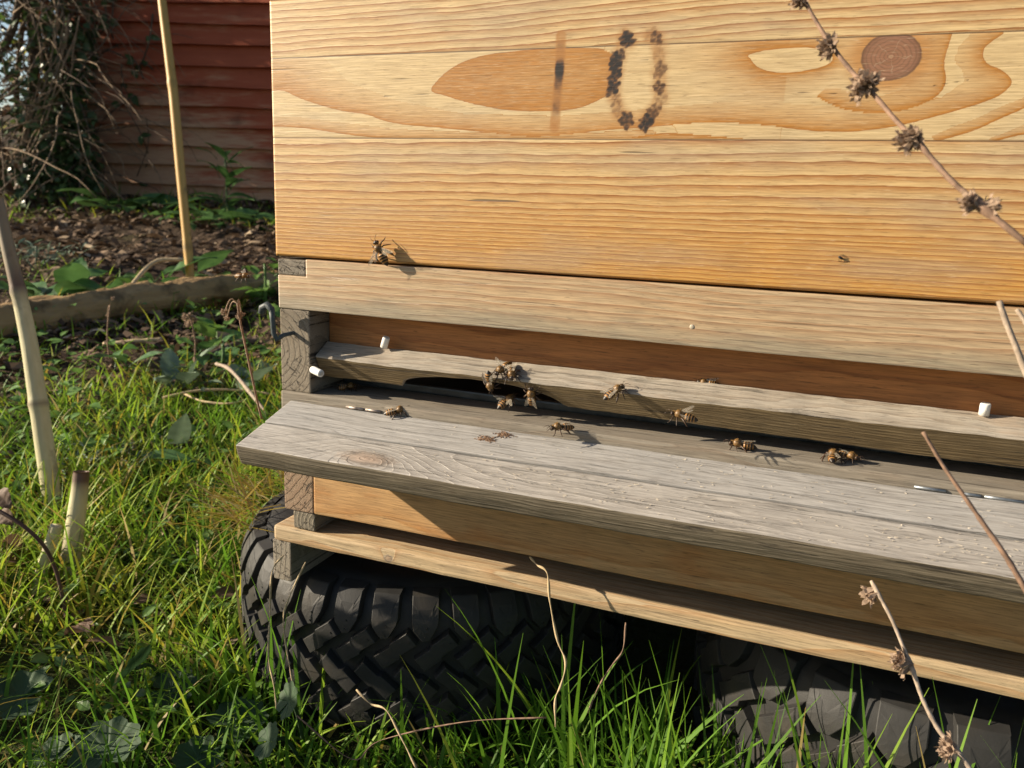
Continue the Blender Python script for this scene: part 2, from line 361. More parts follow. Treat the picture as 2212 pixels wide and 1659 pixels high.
        rad = rad * (.72 + .75 * bn(Q, 420, px)) ; bq = np.maximum(bq, k * np.clip((rad - d) / .0011, 0, 1) * np.clip(.45 + .4 * np.sin(an * 2) ** 2 + .55 * (bn(Q, 700, py) - .4), 0, 1)); tq = np.maximum(tq, np.clip(.45 + k * .5, 0, 1) * np.clip((.0060 - d) / .0034, 0, 1) * (.5 + .8 * bn(Q, 260, 3)))
    oval = smooth_line(px_line([(1352, 80), (1332, 130), (1325, 190), (1337, 240), (1354, 266)])); tq = np.maximum(tq, .75 * np.clip((.0042 - dist_line(Q, oval)) / .002, 0, 1))
    oval = smooth_line(px_line([(1410, 74), (1424, 110), (1426, 170), (1428, 210), (1394, 270)])); tq = np.maximum(tq, .75 * np.clip((.0042 - dist_line(Q, oval)) / .002, 0, 1))
    burn[idx] = bq; tint[idx] = tq
    chk = np.zeros(len(X)); idx = np.nonzero((Z > .07) & (Z < .12))[0]; Q = P[idx]
    for a_, b_ in ((r1(1165,302), r1(1365,293)), (r1(1655,415), r1(1850,405)), (r1(1168,463), r1(1420,455)), (r1(1690,343), r1(1830,335)), (r2(415,380), r2(760,365)), (r2(480,265), r2(590,258)), (r2(1230,398), r2(1400,404)), (r2(1815,370), r2(1970,345)), (r1(2000,330), r1(2120,326)), (r2(60,330), r2(180,325))):
        chk[idx] = np.maximum(chk[idx], np.clip((.00038 - dist_line(Q, px_line([a_, b_]))) / .0005, 0, 1))
    V = np.stack([X, Y, Z], 1); ii = np.arange(nx * nz).reshape(nx, nz)
    F = np.stack([ii[:-1, :-1], ii[1:, :-1], ii[1:, 1:], ii[:-1, 1:]], -1).reshape(-1, 4).tolist()
    # close the board behind the face
    n0 = len(V); loop = list(ii[:, 0]) + list(ii[-1, 1:]) + list(ii[-2::-1, -1]) + list(ii[0, -2:0:-1])
    back = V[loop].copy(); back[:, 1] = .020; V = np.concatenate([V, back]); m = len(loop)
    F += [[int(loop[k]), n0 + k, n0 + (k + 1) % m, int(loop[(k + 1) % m])] for k in range(m)] + [[n0 + k for k in range(m)]]
    ext = lambda a, f: np.concatenate([a, np.full(m, f)])
    return V, F, dict(fig=ext(fig, -9), ring=np.concatenate([ring, ring[loop]]), flat=np.concatenate([flat, flat[loop]]), burn=ext(burn, 0), tint=ext(tint, 0), chk=ext(chk, 0))
def front_mat():
    g = G('pine box front'); x, y, z = g.sep(g.pos())
    fibre = g.noise(g.xyz(g.math('MULTIPLY', x, 55.0), y, g.math('MULTIPLY', z, 1300.0)), 1.0, 3, .6)
    jag = g.noise(g.xyz(g.math('MULTIPLY', x, 110.0), y, g.math('MULTIPLY', z, 900.0)), 1.0, 2)
    soft = g.noise(g.xyz(g.math('MULTIPLY', x, 9.0), y, g.math('MULTIPLY', z, 42.0)), 1.0, 4)
    pale = g.mix(soft, (.60, .44, .225), (.72, .55, .31)); orange = (.42, .165, .014); deep = (.27, .075, .010)
    # flat-sawn board
    v = g.math('ADD', g.attr('fig'), g.math('MULTIPLY', g.math('SUBTRACT', jag, .5), .55))
    edge = g.step(v, -.18, .06); fade = g.math('POWER', 2.718, g.math('MULTIPLY', g.math('MAXIMUM', g.math('SUBTRACT', v, .42), 0.0), -1.5))
    am = g.math('MULTIPLY', edge, fade); am = g.math('MULTIPLY', am, g.mapr(soft, .3, .7, .85, 1.05))
    c1 = g.mix(am, pale, orange)
    line = g.math('MULTIPLY', edge, g.math('SUBTRACT', 1.0, g.step(v, .02, .16))); c1 = g.mix(g.math('MULTIPLY', line, .75), c1, deep)
    # straight-grained boards
    p = g.math('ADD', g.attr('ring'), g.math('MULTIPLY', g.math('SUBTRACT', g.noise(g.xyz(g.math('MULTIPLY', x, 30.0), y, g.math('MULTIPLY', z, 160.0)), 1.0, 3), .5), .7))
    p = g.math('ADD', p, g.math('MULTIPLY', g.noise1(g.math('MULTIPLY', p, .41)), 1.1)); f = g.math('FRACT', p)
    lt = g.math('MULTIPLY', g.math('POWER', f, 1.7), g.math('SUBTRACT', 1.0, g.step(f, .94, 1.0)))
    lt = g.math('MULTIPLY', lt, g.mapr(g.noise1(g.math('FLOOR', p)), .3, .7, .6, 1.3))
    c2 = g.mix(lt, g.mix(g.step(z, .0, .08), (.60, .33, .088), (.70, .515, .265)), (.36, .120, .012))
    ln = g.math('MULTIPLY', g.step(f, .80, .93), g.math('SUBTRACT', 1.0, g.step(f, .95, 1.0))); c2 = g.mix(g.math('MULTIPLY', ln, .55), c2, (.23, .072, .010))
    c = g.mix(g.attr('flat'), c2, c1)
    # the knot
    kc = on(1925, 122, 1, 0.0)
    kx = g.math('SUBTRACT', x, kc.x); kz = g.math('SUBTRACT', z, kc.z)
    kd = g.math('SQRT', g.math('ADD', g.math('POWER', g.math('DIVIDE', kx, .0127), 2.0), g.math('POWER', g.math('DIVIDE', kz, .0105), 2.0)))
    kn = g.math('ADD', kd, g.math('MULTIPLY', g.math('SUBTRACT', g.noise(g.pos(), 420, 3), .5), .12))
    rings = g.math('MULTIPLY', g.math('SINE', g.math('MULTIPLY', g.math('POWER', kn, .8), 46.0)), 1.0)
    kcol = g.ramp(kn, [(0, (.5, .33, .2)), (.09, (.27, .125, .07)), (.5, (.30, .145, .085)), (.86, (.26, .125, .075)), (.96, (.14, .065, .035)), (1.0, (.3, .17, .08))])
    kcol = g.mix(g.math('MULTIPLY', g.step(rings, .1, .9), .45), kcol, (.12, .06, .035)); ang = g.math('ARCTAN2', kz, kx); rad_ck = g.math('MULTIPLY', g.step(g.math('SINE', g.math('ADD', g.math('MULTIPLY', ang, 5.0), g.math('MULTIPLY', g.noise(g.pos(), 300, 2), 4.0))), .965, .995), g.math('SUBTRACT', 1.0, g.step(kn, .55, .8)))
    kcol = g.mix(g.math('MULTIPLY', rad_ck, .6), kcol, (.40, .28, .19))
    c = g.mix(g.math('MULTIPLY', g.attr('flat'), g.math('SUBTRACT', 1.0, g.step(kn, 1.0, 1.9))), c, (.50, .25, .08))
    c = g.mix(g.math('MULTIPLY', g.attr('flat'), g.math('SUBTRACT', 1.0, g.step(kn, .97, 1.03))), c, kcol)
    # weather, fibre, small checks
    gr = g.math('MULTIPLY', g.math('MULTIPLY', g.step(soft, .45, .7), .38), g.math('SUBTRACT', 1.0, g.math('MULTIPLY', g.attr('flat'), g.math('MULTIPLY', am, .9)))); c = g.mix(gr, c, (.36, .31, .24))
    c = g.mix(g.mapr(fibre, .34, .62, .42, 0.0), c, (.17, .085, .028))
    pore = g.noise(g.xyz(g.math('MULTIPLY', x, 130.0), y, g.math('MULTIPLY', z, 1900.0)), 1.0, 2, .5); c = g.mix(g.math('MULTIPLY', g.step(pore, .60, .72), .5), c, (.14, .07, .025)); pl_ = g.step(pore, .40, .28); c = g.mix(g.math('MULTIPLY', g.math('SUBTRACT', 1.0, g.step(pore, .28, .40)), .3), c, (.75, .60, .40))
    ck = g.noise(g.xyz(g.math('MULTIPLY', x, 10.0), y, g.math('MULTIPLY', z, 330.0)), 1.0, 2, .5); ck = g.math('MULTIPLY', g.step(ck, .745, .765), .8)
    ck = g.math('MAXIMUM', ck, g.math('MULTIPLY', g.step(g.attr('chk'), .15, .8), .8)); c = g.mix(ck, c, (.07, .04, .02))
    for j in (.1174, .0716): 
        jl = g.math('SUBTRACT', 1.0, g.step(g.math('ABSOLUTE', g.math('SUBTRACT', z, j)), .00012, .0005)); c = g.mix(g.math('MULTIPLY', jl, .8), c, (.07, .035, .015))
    # scorched figures
    t = g.attr('tint'); b = g.math('ADD', g.attr('burn'), g.math('MULTIPLY', g.math('SUBTRACT', fibre, .5), .25))
    c = g.mix(g.math('MULTIPLY', t, g.mapr(g.noise(g.pos(), 160, 3), .3, .7, .5, 1.0)), c, (.36, .155, .035)); b2 = g.math('MULTIPLY', g.step(b, .09, .85), g.step(g.attr('burn'), .02, .1))
    c = g.mix(g.math('MULTIPLY', g.step(b, .02, .5), .8), c, (.13, .05, .016)); c = g.mix(b2, c, (.014, .009, .007)); sp = g.noise(g.pos(), 900, 1); c = g.mix(g.math('MULTIPLY', g.step(sp, .80, .82), .7), c, (.05, .03, .02))
    h = g.math('ADD', g.math('MULTIPLY', lt, .35), fibre); h = g.math('SUBTRACT', h, ck)
    return g.fin(c, .48, .55, g.bump(h, .32, .0005))
# ---------------------------------------------------------------- the box
box = thing('hive_box', (.23, 0.0, 0.0), 'pale pine hive box with a big knot and the number 10 burnt into its front', 'hive box')
V, F, A = front_board()
mesh('front_panel', V, F, front_mat(), box, True, A)
side_w = wood('pine box side', (.1, -.3), .0045, (.55, .37, .19), (.40, .17, .05), fib=.3)
boxmesh('side_panel', (.0006, .02), (.0202, .44), (.0008, .1495), side_w, box)
boxmesh('side_panel', (.452, .4714), (.0202, .44), (.0008, .1495), side_w, box)
boxmesh('back_panel', (.0006, .4714), (.4402, .46), (.0008, .1495), side_w, box)
boxmesh('light_block_panel', (.0206, .4515), (.0205, .4395), (.13, .146), side_w, box)  # unseen panel added inside the box to keep light out of the entrance
# ---------------------------------------------------------------- hive floor
fl = thing('hive_floor', (.23, 0.0, -.1695), 'weathered hive floor with a long entrance slot and a sloping grey landing board', 'hive floor')
rail_w = wood('rail pine', (.06, -.10), .0036, (.62, .425, .23), (.36, .14, .035), (.40, .35, .27), gz=(-.016, -.034, .7, (.27, .25, .19)), gamt=.28, crack=.25, bump=.4, rough=.5, spec=.7, aniso=.7)
grey_w = wood('sill pine', (.15, -.14), .0034, (.30, .245, .185), (.20, .125, .075), (.26, .235, .195), gamt=.75, crack=.6, rough=.75, spec=.2, stain=((.27, .135, .07), .6))
under_w = wood('under board pine', (.09, -.135), .0042, (.56, .33, .145), (.43, .19, .05), (.40, .29, .17), gamt=.2, crack=.2, rough=.6, stain=((.50, .19, .04), .75))
inner_w = wood('inner board pine', (.12, -.02), .0045, (.48, .20, .065), (.27, .095, .028), crack=.1, rough=.6)
end_a = endgrain('post end', (-.006, -.060), .0042, (.26, .22, .17), (.185, .15, .11))
end_b = endgrain('rail end', (.02, .03), .0035, (.27, .235, .19), (.17, .14, .11))
end_c = endgrain('box end', (-.05, -.10), .0048, (.34, .24, .165), (.22, .14, .09))
end_d = endgrain('runner end', (.0315, -.177), .0030, (.29, .25, .19), (.19, .155, .115))
end_e = endgrain('bearer end', (-.10, -.20), .0040, (.31, .27, .215), (.21, .175, .135))
L = [(.0018, -.0119), (.0229, -.0119), (.0229, -.0012), (.4715, -.0012), (.4715, -.0330), (.0018, -.0330)]
prism('top_rail', L, (.0, .0185), rail_w, fl, .0008, 36, .00010, 'Y')
boxmesh('corner_tenon', (.0016, .0226), (.0004, .44), (-.0117, -.0018), end_b, fl, .0010)
for xs in ((.0022, .0248), (.4482, .4710)):
    boxmesh('side_post', xs, (.0004, .44), (-.0868, -.0333), end_a, fl, .0010)
boxmesh('sill', (.0022, .4710), (-.0006, .0500), (-.1040, -.0871), grey_w, fl, .0014, 30, .0002)
boxmesh('inner_board', (.0251, .4479), (.0215, .0360), (-.0655, -.0120), inner_w, fl, .0008, 10, .0001)
boxmesh('metal_strip', (.0251, .4479), (.0372, .0415), (-.0868, -.0815), plain('dull zinc', (.05, .058, .065), .35, .5, .4, 90, **{'Metallic': .3}), fl, .0012, 20, .0002)
boxmesh('floor_mesh', (.0251, .4479), (.0520, .43), (-.0990, -.0960), plain('dark mesh', (.02, .02, .02), .7), fl, .0005)
boxmesh('front_board', (.0259, .4474), (.0, .0180), (-.1685, -.1042), under_w, fl, .0012, 24, .0002)
for xs in ((.0024, .0255), (.4478, .4710)):
    boxmesh('side_board', xs, (.0002, .44), (-.1690, -.1042), end_c, fl, .0010)
boxmesh('back_board', (.0259, .4474), (.42, .44), (-.1685, -.0124), under_w, fl, .0010)
for xs in ((.0086, .0257), (.4480, .4650)):
    boxmesh('runner', xs, (.0012, .44), (-.1818, -.1693), end_d, fl, .0010)
# landing board: two grey planks, hinged on the sill and sloping down
land_b = wood('landing plank back', (-.02, -.16), .0024, (.385, .355, .325), (.21, .185, .16), (.37, .355, .34), gamt=.8, crack=.2, rough=.62, spec=.5, aniso=.5, bump=.8, fleck=.6, stain=((.30, .22, .15), .4))
kn = on(792, 978, 2, -.103)
land_f = wood('landing plank front', (-.03, -.128), .0023, (.42, .38, .335), (.18, .155, .13), (.385, .36, .335), gamt=.6, crack=.2, rough=.6, spec=.55, aniso=.5, bump=1.0, knot=(kn.x, kn.y, .020, .0075, .026), fleck=.7, warp=.7)
def lp(d, t):   # a point of the landing board's section: distance down the slope, depth below its top
    c, s = math.cos(math.radians(16.6)), math.sin(math.radians(16.6)); return (-.0012 - d * c + t * s, -.0925 - d * s - t * c)
lx = (.0105, .4620); T = .0132
pl1 = prism('landing_board', [lp(0, 0), lp(.0279, 0), lp(.0279, T), lp(.004, T)], lx, land_b, fl, .0009, 40, .00022)
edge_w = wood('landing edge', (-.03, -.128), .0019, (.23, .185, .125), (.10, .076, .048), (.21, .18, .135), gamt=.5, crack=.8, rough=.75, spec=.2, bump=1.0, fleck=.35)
pl2 = prism('plank', [lp(.0295, .0002), lp(.0572, .0002), lp(.0575, .006), lp(.0565, T + .0006), lp(.0295, T)], (lx[0] + .0002, lx[1]), land_f, pl1, .0011, 40, .00025)
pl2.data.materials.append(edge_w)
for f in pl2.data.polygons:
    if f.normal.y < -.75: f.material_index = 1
zinc = plain('bright zinc', (.28, .30, .32), .45, .6, .25, 300, **{'Metallic': .8})
rust = plain('rusty zinc', (.30, .25, .22), .45, .5, .5, 300, **{'Metallic': .5})
for (xa, xb, mt) in ((.0525, .0650, rust), (.0668, .0775, rust), (.378, .392, zinc), (.398, .407, zinc), (.4085, .425, zinc)):
    b = MB(); y0, z0 = lp(-.0004, -.0006); b.tube([(xa, y0, z0), ((xa + xb) / 2, y0 - .0001, z0), (xb, y0, z0)], (.0008 if mt is zinc else .0008), 10); b.build('hinge', mt, pl1, True)
# wear on the landing board: lifted fibres
b = MB(); frng = random.Random(3)
for i in range(330):
    d = frng.choice([frng.uniform(.002, .027), frng.uniform(.030, .056), frng.uniform(.034, .056)]); X = .09 + .36 * frng.random() ** .8
    if frng.random() < .6: X = .16 + .27 * ((i * 7919) % 97) / 97 + frng.gauss(0, .006)
    y0, z0 = lp(d, 0); a = frng.gauss(0, .5) + (math.pi if frng.random() < .5 else 0); L_ = frng.uniform(.0008, .0026); wd = frng.uniform(.00010, .00022)
    dx, dd = math.cos(a) * L_, math.sin(a) * L_ * .5; pts = []
    for k in range(3):
        yy, zz = lp(d + dd * k / 2, -.0001 - .0007 * (k / 2) ** 2 * frng.random()); pts.append((X + dx * k / 2, yy, zz))
    b.tube(pts, [wd, wd, wd * .3], 4)
b.build('splinters', plain('raised fibre', (.50, .44, .36), .8, .2, .2, 800), pl1)
b = MB()   # resin lumps
for px, py, rx in ((1050, 950, .0042), (1088, 940, .0036)):
    c = on(px, py, 1, -.026); c.z = lp(.026, 0)[1]
    for k in range(110):
        dq = .026 + frng.gauss(0, .0017) + (0 if rx > .004 else -.004); yq, zq = lp(min(dq, .0275), 0); q = onplane(px, py, (0, lp(0, 0)[0], lp(0, 0)[1]), (0, -.2857, .9583)) + Vector((frng.gauss(0, rx * .6), 0, .0001)); dq = frng.gauss(0, .0013); q.y -= dq * .958; q.z -= dq * .286; a = frng.uniform(0, 3.14)
        b.tube([q, q + Vector((math.cos(a) * .0011, math.sin(a) * .0008, .0005)), q + Vector((math.cos(a) * .002, math.sin(a) * .0012, -.0002))], .00022, 4)
b.build('resin_crumbs', plain('dry resin', (.21, .125, .075), .7, .3, .5, 900), pl1)
# hook on the left side
steel = plain('galvanised steel', (.050, .062, .066), .55, .4, .3, 400)
b = MB()
A0 = on(633, 719, 1, .0); p1_ = on(612, 724, 1, -.0065); p2_ = on(598, 734, 1, -.0095); p3_ = on(591, 720, 1, -.0095); p4_ = on(589, 690, 1, -.0095); p5_ = on(587, 668, 1, -.0095); p6_ = on(577, 659, 1, -.0095); p7_ = on(568, 665, 1, -.0095); p8_ = on(566, 677, 1, -.0095)
b.tube([A0 + Vector((0, .004, 0)), A0, p1_, (p1_ + p2_) / 2, p2_, p3_, p4_, p5_], [.0012, .0013, .0014, .0015, .0016, .0017, .0018, .0019], 10)
b.tube([p4_.lerp(p5_, .7), p5_, p6_, p7_, p8_], [.0018, .0021, .0024, .0027, .0024], 10)
hk = b.build('hook', steel, fl, True)
# small marks of the rail: nail
nl = on(1495, 706, 1, .0); b = MB(); b.tube([nl + Vector((0, .002, 0)), nl + Vector((0, -.0001, 0)), nl + Vector((0, -.0003, 0))], [.0013, .0013, .0009], 12); b.build('nail', plain('pale nail', (.42, .36, .28), .5), fl, True)
# ---------------------------------------------------------------- entrance block: a square bar turned on edge, a low arch cut from its lower side
blk = thing('entrance_block', (.23, .01, -.0775), 'grey square wooden bar lying in the entrance slot with a low arch cut under it', 'entrance block')
S, tt = .0168, math.radians(28.4); FT = (.0040, -.0627); ed = (math.sin(tt), -math.cos(tt)); ev = (math.cos(tt), math.sin(tt))
a0 = on(872, 843, 1, .011).x; a1 = on(1232, 893, 1, .011).x
b = MB(); n = 150; secs = []; xs = [.0262 + (.4468 - .0262) * i / n for i in range(n + 1)]
fr = random.Random(5); wv = [fr.random() * 6 for _ in range(8)]
for X in xs:
    t = (X - a0) / (a1 - a0); h = 0.0
    if 0 < t < 1: h = .0120 * min(1, (1 - (2 * abs(t - .46)) ** 2.4) ** .6 if abs(t - .46) < .5 else 0)
    h = h.real if not isinstance(h, float) else h
    j = lambda k: .00016 * math.sin(X * 300 + wv[k]) + .0002 * math.sin(X * 71 + wv[k] * 2)
    e = S - h + .0030 * min(1.0, max(0.0, (X - .20) / .20)); cb = .0011
    prof = [(cb, 0), (0, cb), (0, S - cb), (cb, S), (max(e - cb, cb * 1.5), S), (e, S - cb), (e, cb), (max(e - cb, cb * 1.5), 0)]
    secs.append([(X, FT[0] + ed[0] * (u + j(q)) + ev[0] * vv, FT[1] + ed[1] * (u + j(q)) + ev[1] * (vv + j((q + 3) % 6))) for q, (u, vv) in enumerate([(p[0], p[1]) for p in prof])])
VV = [p for s_ in secs for p in s_]; m = 8
FF = [[(i + 1) * m + k, (i + 1) * m + (k + 1) % m, i * m + (k + 1) % m, i * m + k] for i in range(n) for k in range(m)] + [list(range(m)), [n * m + k for k in range(m)][::-1]]
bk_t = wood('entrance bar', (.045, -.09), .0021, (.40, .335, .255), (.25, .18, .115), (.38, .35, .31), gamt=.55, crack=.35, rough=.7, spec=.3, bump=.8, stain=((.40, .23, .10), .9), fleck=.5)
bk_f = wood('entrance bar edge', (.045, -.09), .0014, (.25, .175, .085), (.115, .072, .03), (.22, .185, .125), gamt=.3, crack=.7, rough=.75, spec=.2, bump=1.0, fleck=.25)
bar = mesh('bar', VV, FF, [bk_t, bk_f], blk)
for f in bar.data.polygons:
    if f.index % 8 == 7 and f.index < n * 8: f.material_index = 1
white = plain('white nylon', (.80, .79, .76), .45, .5, .06, 200)
def spacer(p, d, r, ln, hollow):
    d = Vector(d).normalized(); b = MB()
    if hollow: b.tube([p, p + d * .001, p + d * (ln - .0004), p + d * ln, p + d * ln, p + d * (ln - .006)], [r * .9, r, r, r * .94, r * .55, r * .5], 20)
    else: b.tube([p, p + d * (ln - .0006), p + d * (ln - .0001), p + d * ln], [r, r, r * .93, r * .8], 20)
    b.build('spacer_peg', white, blk, True)
q = on(829, 750, 1, .0158); spacer(q, (.35, -.1, 1), .0023, .0072, False)
q = on(676, 799, 1, .0005); spacer(q + Vector((-.001, .001, 0)), (1, -.42, -.12), .0024, .0100, True)
q = on(2125, 896, 1, .0162); spacer(q, (.0, -.12, 1), .0024, .0060, False)
# ---------------------------------------------------------------- stand
st = thing('hive_stand', (.23, 0.0, -.222), 'low slatted wooden stand resting on two black tyres', 'stand')
slat_w = wood('slat pine', (.06, -.215), .0044, (.58, .42, .235), (.42, .19, .05), (.46, .38, .28), gamt=.35, crack=.25, rough=.6, stain=((.42, .22, .08), .45), knot=(.083, -.189, .0035, .003, .008, 'z'), warp=1.5)
boxmesh('slat', (-.0072, .4800), (-.0004, .0750), (-.1929, -.1821), slat_w, st, .0022, 30, .0003)
boxmesh('slat', (-.0072, .4800), (.1850, .2600), (-.1929, -.1821), slat_w, st, .0020)
boxmesh('slat', (-.0072, .4800), (.3700, .4450), (-.1929, -.1821), slat_w, st, .0020)
for xs in ((-.0086, .0062), (.4660, .4800)):
    boxmesh('bearer', xs, (.0006, .44), (-.2222, -.1932), end_e, st, .0010)
# ================================================================ TYRES
def rubber():
    g = G('tyre rubber'); o = g.pos(); n = g.noise(o, 55, 5, .6); f = g.noise(o, 900, 3)
    d = g.step(g.noise(o, 24, 4, .6), .45, .72)
    c = g.mix(n, (.013, .0128, .013), (.036, .0345, .0335)); c = g.mix(g.math('MULTIPLY', d, .55), c, (.055, .045, .033))
    c = g.mix(g.math('MULTIPLY', g.step(f, .64, .8), .3), c, (.035, .031, .026))
    return g.fin(c, g.mapr(n, .3, .7, .52, .68), .3, g.bump(f, .2, .0004))
RUB = rubber()
def tyre(cx, cy, R, ztop, zbot, nl, ph, label, style):
    th = thing('tyre', (cx, cy, zbot), label, 'tyre', 'black tyres lying under the stand')
    zm = (ztop + zbot) / 2; hw = (ztop - zbot) / 2
    def rad(z):
        q = max(0.0, (abs(z - zm) - hw * .45) / (hw * .55)); return R - .013 * min(q, 1.2) ** 2.2
    def pt(s, z, lift):
        r = rad(z) + lift; a = s / R; return (cx + r * math.sin(a), cy - r * math.cos(a), z)
    prof = []
    for i in range(25):
        z = zm + hw * .90 * (1 - 2 * i / 24); prof.append((rad(z) - .0065, z))
    prof = [(R * .48, zm + hw * .72), (R * .50, zm + hw * .86), (R * .62, zm + hw * .98), (R * .78, zm + hw), (R - .022, zm + hw * .985), (R - .0205, zm + hw * .95)] + prof
    prof += [(R - .0205, zm - hw * .95), (R - .022, zm - hw * .985), (R * .78, zm - hw), (R * .62, zm - hw * .98), (R * .5, zm - hw * .86), (R * .48, zm - hw * .72), (R * .70, zm - hw * .5), (R * .75, zm), (R * .70, zm + hw * .5)]
    n = 120; V = []; m = len(prof)
    for i in range(n):
        a = 2 * math.pi * i / n; V += [(cx + r * math.sin(a), cy - r * math.cos(a), z) for r, z in prof]
    F = [[i * m + k, i * m + (k + 1) % m, ((i + 1) % n) * m + (k + 1) % m, ((i + 1) % n) * m + k] for i in range(n) for k in range(m)]
    mesh('carcass', V, F, RUB, th, True)
    b = MB(); pitch = 2 * math.pi * R / nl; k0 = pitch / .0284; rnd = random.Random(nl)
    def block(poly, h=.0065):
        c = (sum(p[0] for p in poly) / len(poly), sum(p[1] for p in poly) / len(poly))
        dens = []
        for i in range(len(poly)):
            p, q = poly[i], poly[(i + 1) % len(poly)]; L = math.hypot(q[0] - p[0], q[1] - p[1]); kk = max(1, int(L / .004))
            dens += [(p[0] + (q[0] - p[0]) * t / kk, p[1] + (q[1] - p[1]) * t / kk) for t in range(kk)]
        N = len(dens); V = []
        def ring(sc_, lift): return [pt(c[0] + (p[0] - c[0]) * sc_, c[1] + (p[1] - c[1]) * sc_, lift) for p in dens]
        for sc_, lift in ((1.10, -.0075), (1.0, -.0012), (.985, -.0003), (.94, .0), (.5, .0001)): V += ring(sc_, lift)
        V.append(pt(c[0], c[1], .0001)); F = []
        for q in range(4): F += [[q * N + i, q * N + (i + 1) % N, (q + 1) * N + (i + 1) % N, (q + 1) * N + i] for i in range(N)]
        F += [[4 * N + i, 4 * N + (i + 1) % N, 5 * N] for i in range(N)]; b.add(V, F)
    def stud(s, z):
        p = Vector(pt(s, z, -.0006)); q = Vector(pt(s, z, .0004)); b.tube([p, q, q], [.0008, .0008, .0005], 7)
    bolt = [(-.5, -.46), (-.03, -.5), (.05, -.36), (.5, -.40), (.5, .46), (.03, .5), (-.05, .36), (-.5, .40)]
    lug = [(-.0106, .0205), (.0092, .0205), (.0094, .006), (.0085, .002), (.003, -.0075), (-.002, -.0085), (-.0085, -.001), (-.0095, .004)]
    span = max(3, int(nl * .62)) if nl else 0
    for i in range(nl):
        s0 = (ph + i) * pitch; jit = lambda e: rnd.uniform(-e, e)
        for sgn in (1, -1):
            off = 0 if sgn == 1 else .5 * pitch
            zc = zm + sgn * (hw - .0225)
            block([(s0 + off + p[0] * k0 * .98, zc + sgn * p[1]) for p in lug])
            if style == 0: stud(s0 + off + .001, zc + sgn * .001); stud(s0 + off, zc - sgn * .005)
        if style == 0: rows = [(.27, hw - .0390, 1), (.78, hw - .0628, -1), (.28, hw - .0866, 1)]
        else: rows = [(.35, hw - .041, 1), (.85, hw - .066, -1)]
        for fo, dz, sg in rows:
            L, Wd, an = (.0300, .0127, math.radians(39) * sg) if style == 0 else (.034 * k0 * .8, .0165 * k0 * .8, math.radians(38) * sg)
            c_, s_ = math.cos(an), math.sin(an)
            block([(s0 + fo * pitch + (u * L * c_ - v * Wd * s_), zm + dz + (u * L * s_ + v * Wd * c_)) for u, v in bolt])
            if style == 0 and sg == 1: stud(s0 + fo * pitch + .4 * L * c_, zm + dz + .36 * L * s_)
    b.build('tread', RUB, th)
    return th
tyre(.0355, .1665, .1630, -.2224, -.340, 36, -.16 / .0284 * .1638 + .3, 'black studded tyre lying flat under the left leg of the stand', 0)
tyre(.4230, .1700, .1620, -.2224, -.352, 25, .2, 'black coarse-treaded tyre lying behind the grass at the lower right', 1)
# ================================================================ BEES
def bee_mat():
    g = G('bee body'); o = g.obj(); x, y, z = g.sep(o); mm = g.math('MULTIPLY', x, 1000.0)
    n = g.noise(o, 1800, 3)
    xs = g.math('ADD', mm, g.math('MULTIPLY', g.math('SUBTRACT', n, .5), .35))
    f = g.math('FRACT', g.math('MULTIPLY', g.math('ADD', xs, 20.0), .70))
    band = g.step(f, .34, .50); band = g.math('MULTIPLY', band, g.math('SUBTRACT', 1.0, g.step(f, .88, .98)))
    abd = g.mix(band, (.30, .135, .028), (.016, .009, .005)); pale = g.math('MULTIPLY', g.math('SUBTRACT', 1.0, g.step(f, .06, .16)), g.step(xs, -6.0, -5.0))
    abd = g.mix(g.math('MULTIPLY', pale, .75), abd, (.42, .30, .16)); abd = g.mix(g.math('SUBTRACT', 1.0, g.step(xs, -6.4, -5.6)), abd, (.022, .013, .008))
    tho = g.mix(n, (.07, .038, .014), (.27, .15, .05)); c = g.mix(g.step(xs, -.2, .2), abd, tho)
    c = g.mix(g.step(xs, 4.4, 4.8), c, (.03, .018, .010)); leg = g.attr('leg'); c = g.mix(leg, c, (.045, .022, .010))
    return g.fin(c, .45, .45, g.bump(n, .4, .0002))
def wing_mat():
    g = G('bee wing'); o = g.obj(); v = g.voro(g.scale(o, (420, 800, 1)), 1.0, 'DISTANCE_TO_EDGE')
    vein = g.math('SUBTRACT', 1.0, g.step(v, .02, .07)); g.fin(g.mix(vein, (.62, .56, .46), (.12, .07, .03)), .22, .9)
    t = g.t.nodes.new('ShaderNodeBsdfTransparent'); m = g.t.nodes.new('ShaderNodeMixShader')
    g.put(m.inputs[0], g.math('ADD', .34, g.math('MULTIPLY', vein, .4))); g.t.links.new(t.outputs[0], m.inputs[1]); g.t.links.new(g.bsdf.outputs[0], m.inputs[2]); g.t.links.new(m.outputs[0], g.out.inputs[0])
    return g.m
BEE_M, WING_M = bee_mat(), wing_mat(); FUZZ = plain('bee fuzz', (.30, .17, .055), .9, .1, .4, 900)
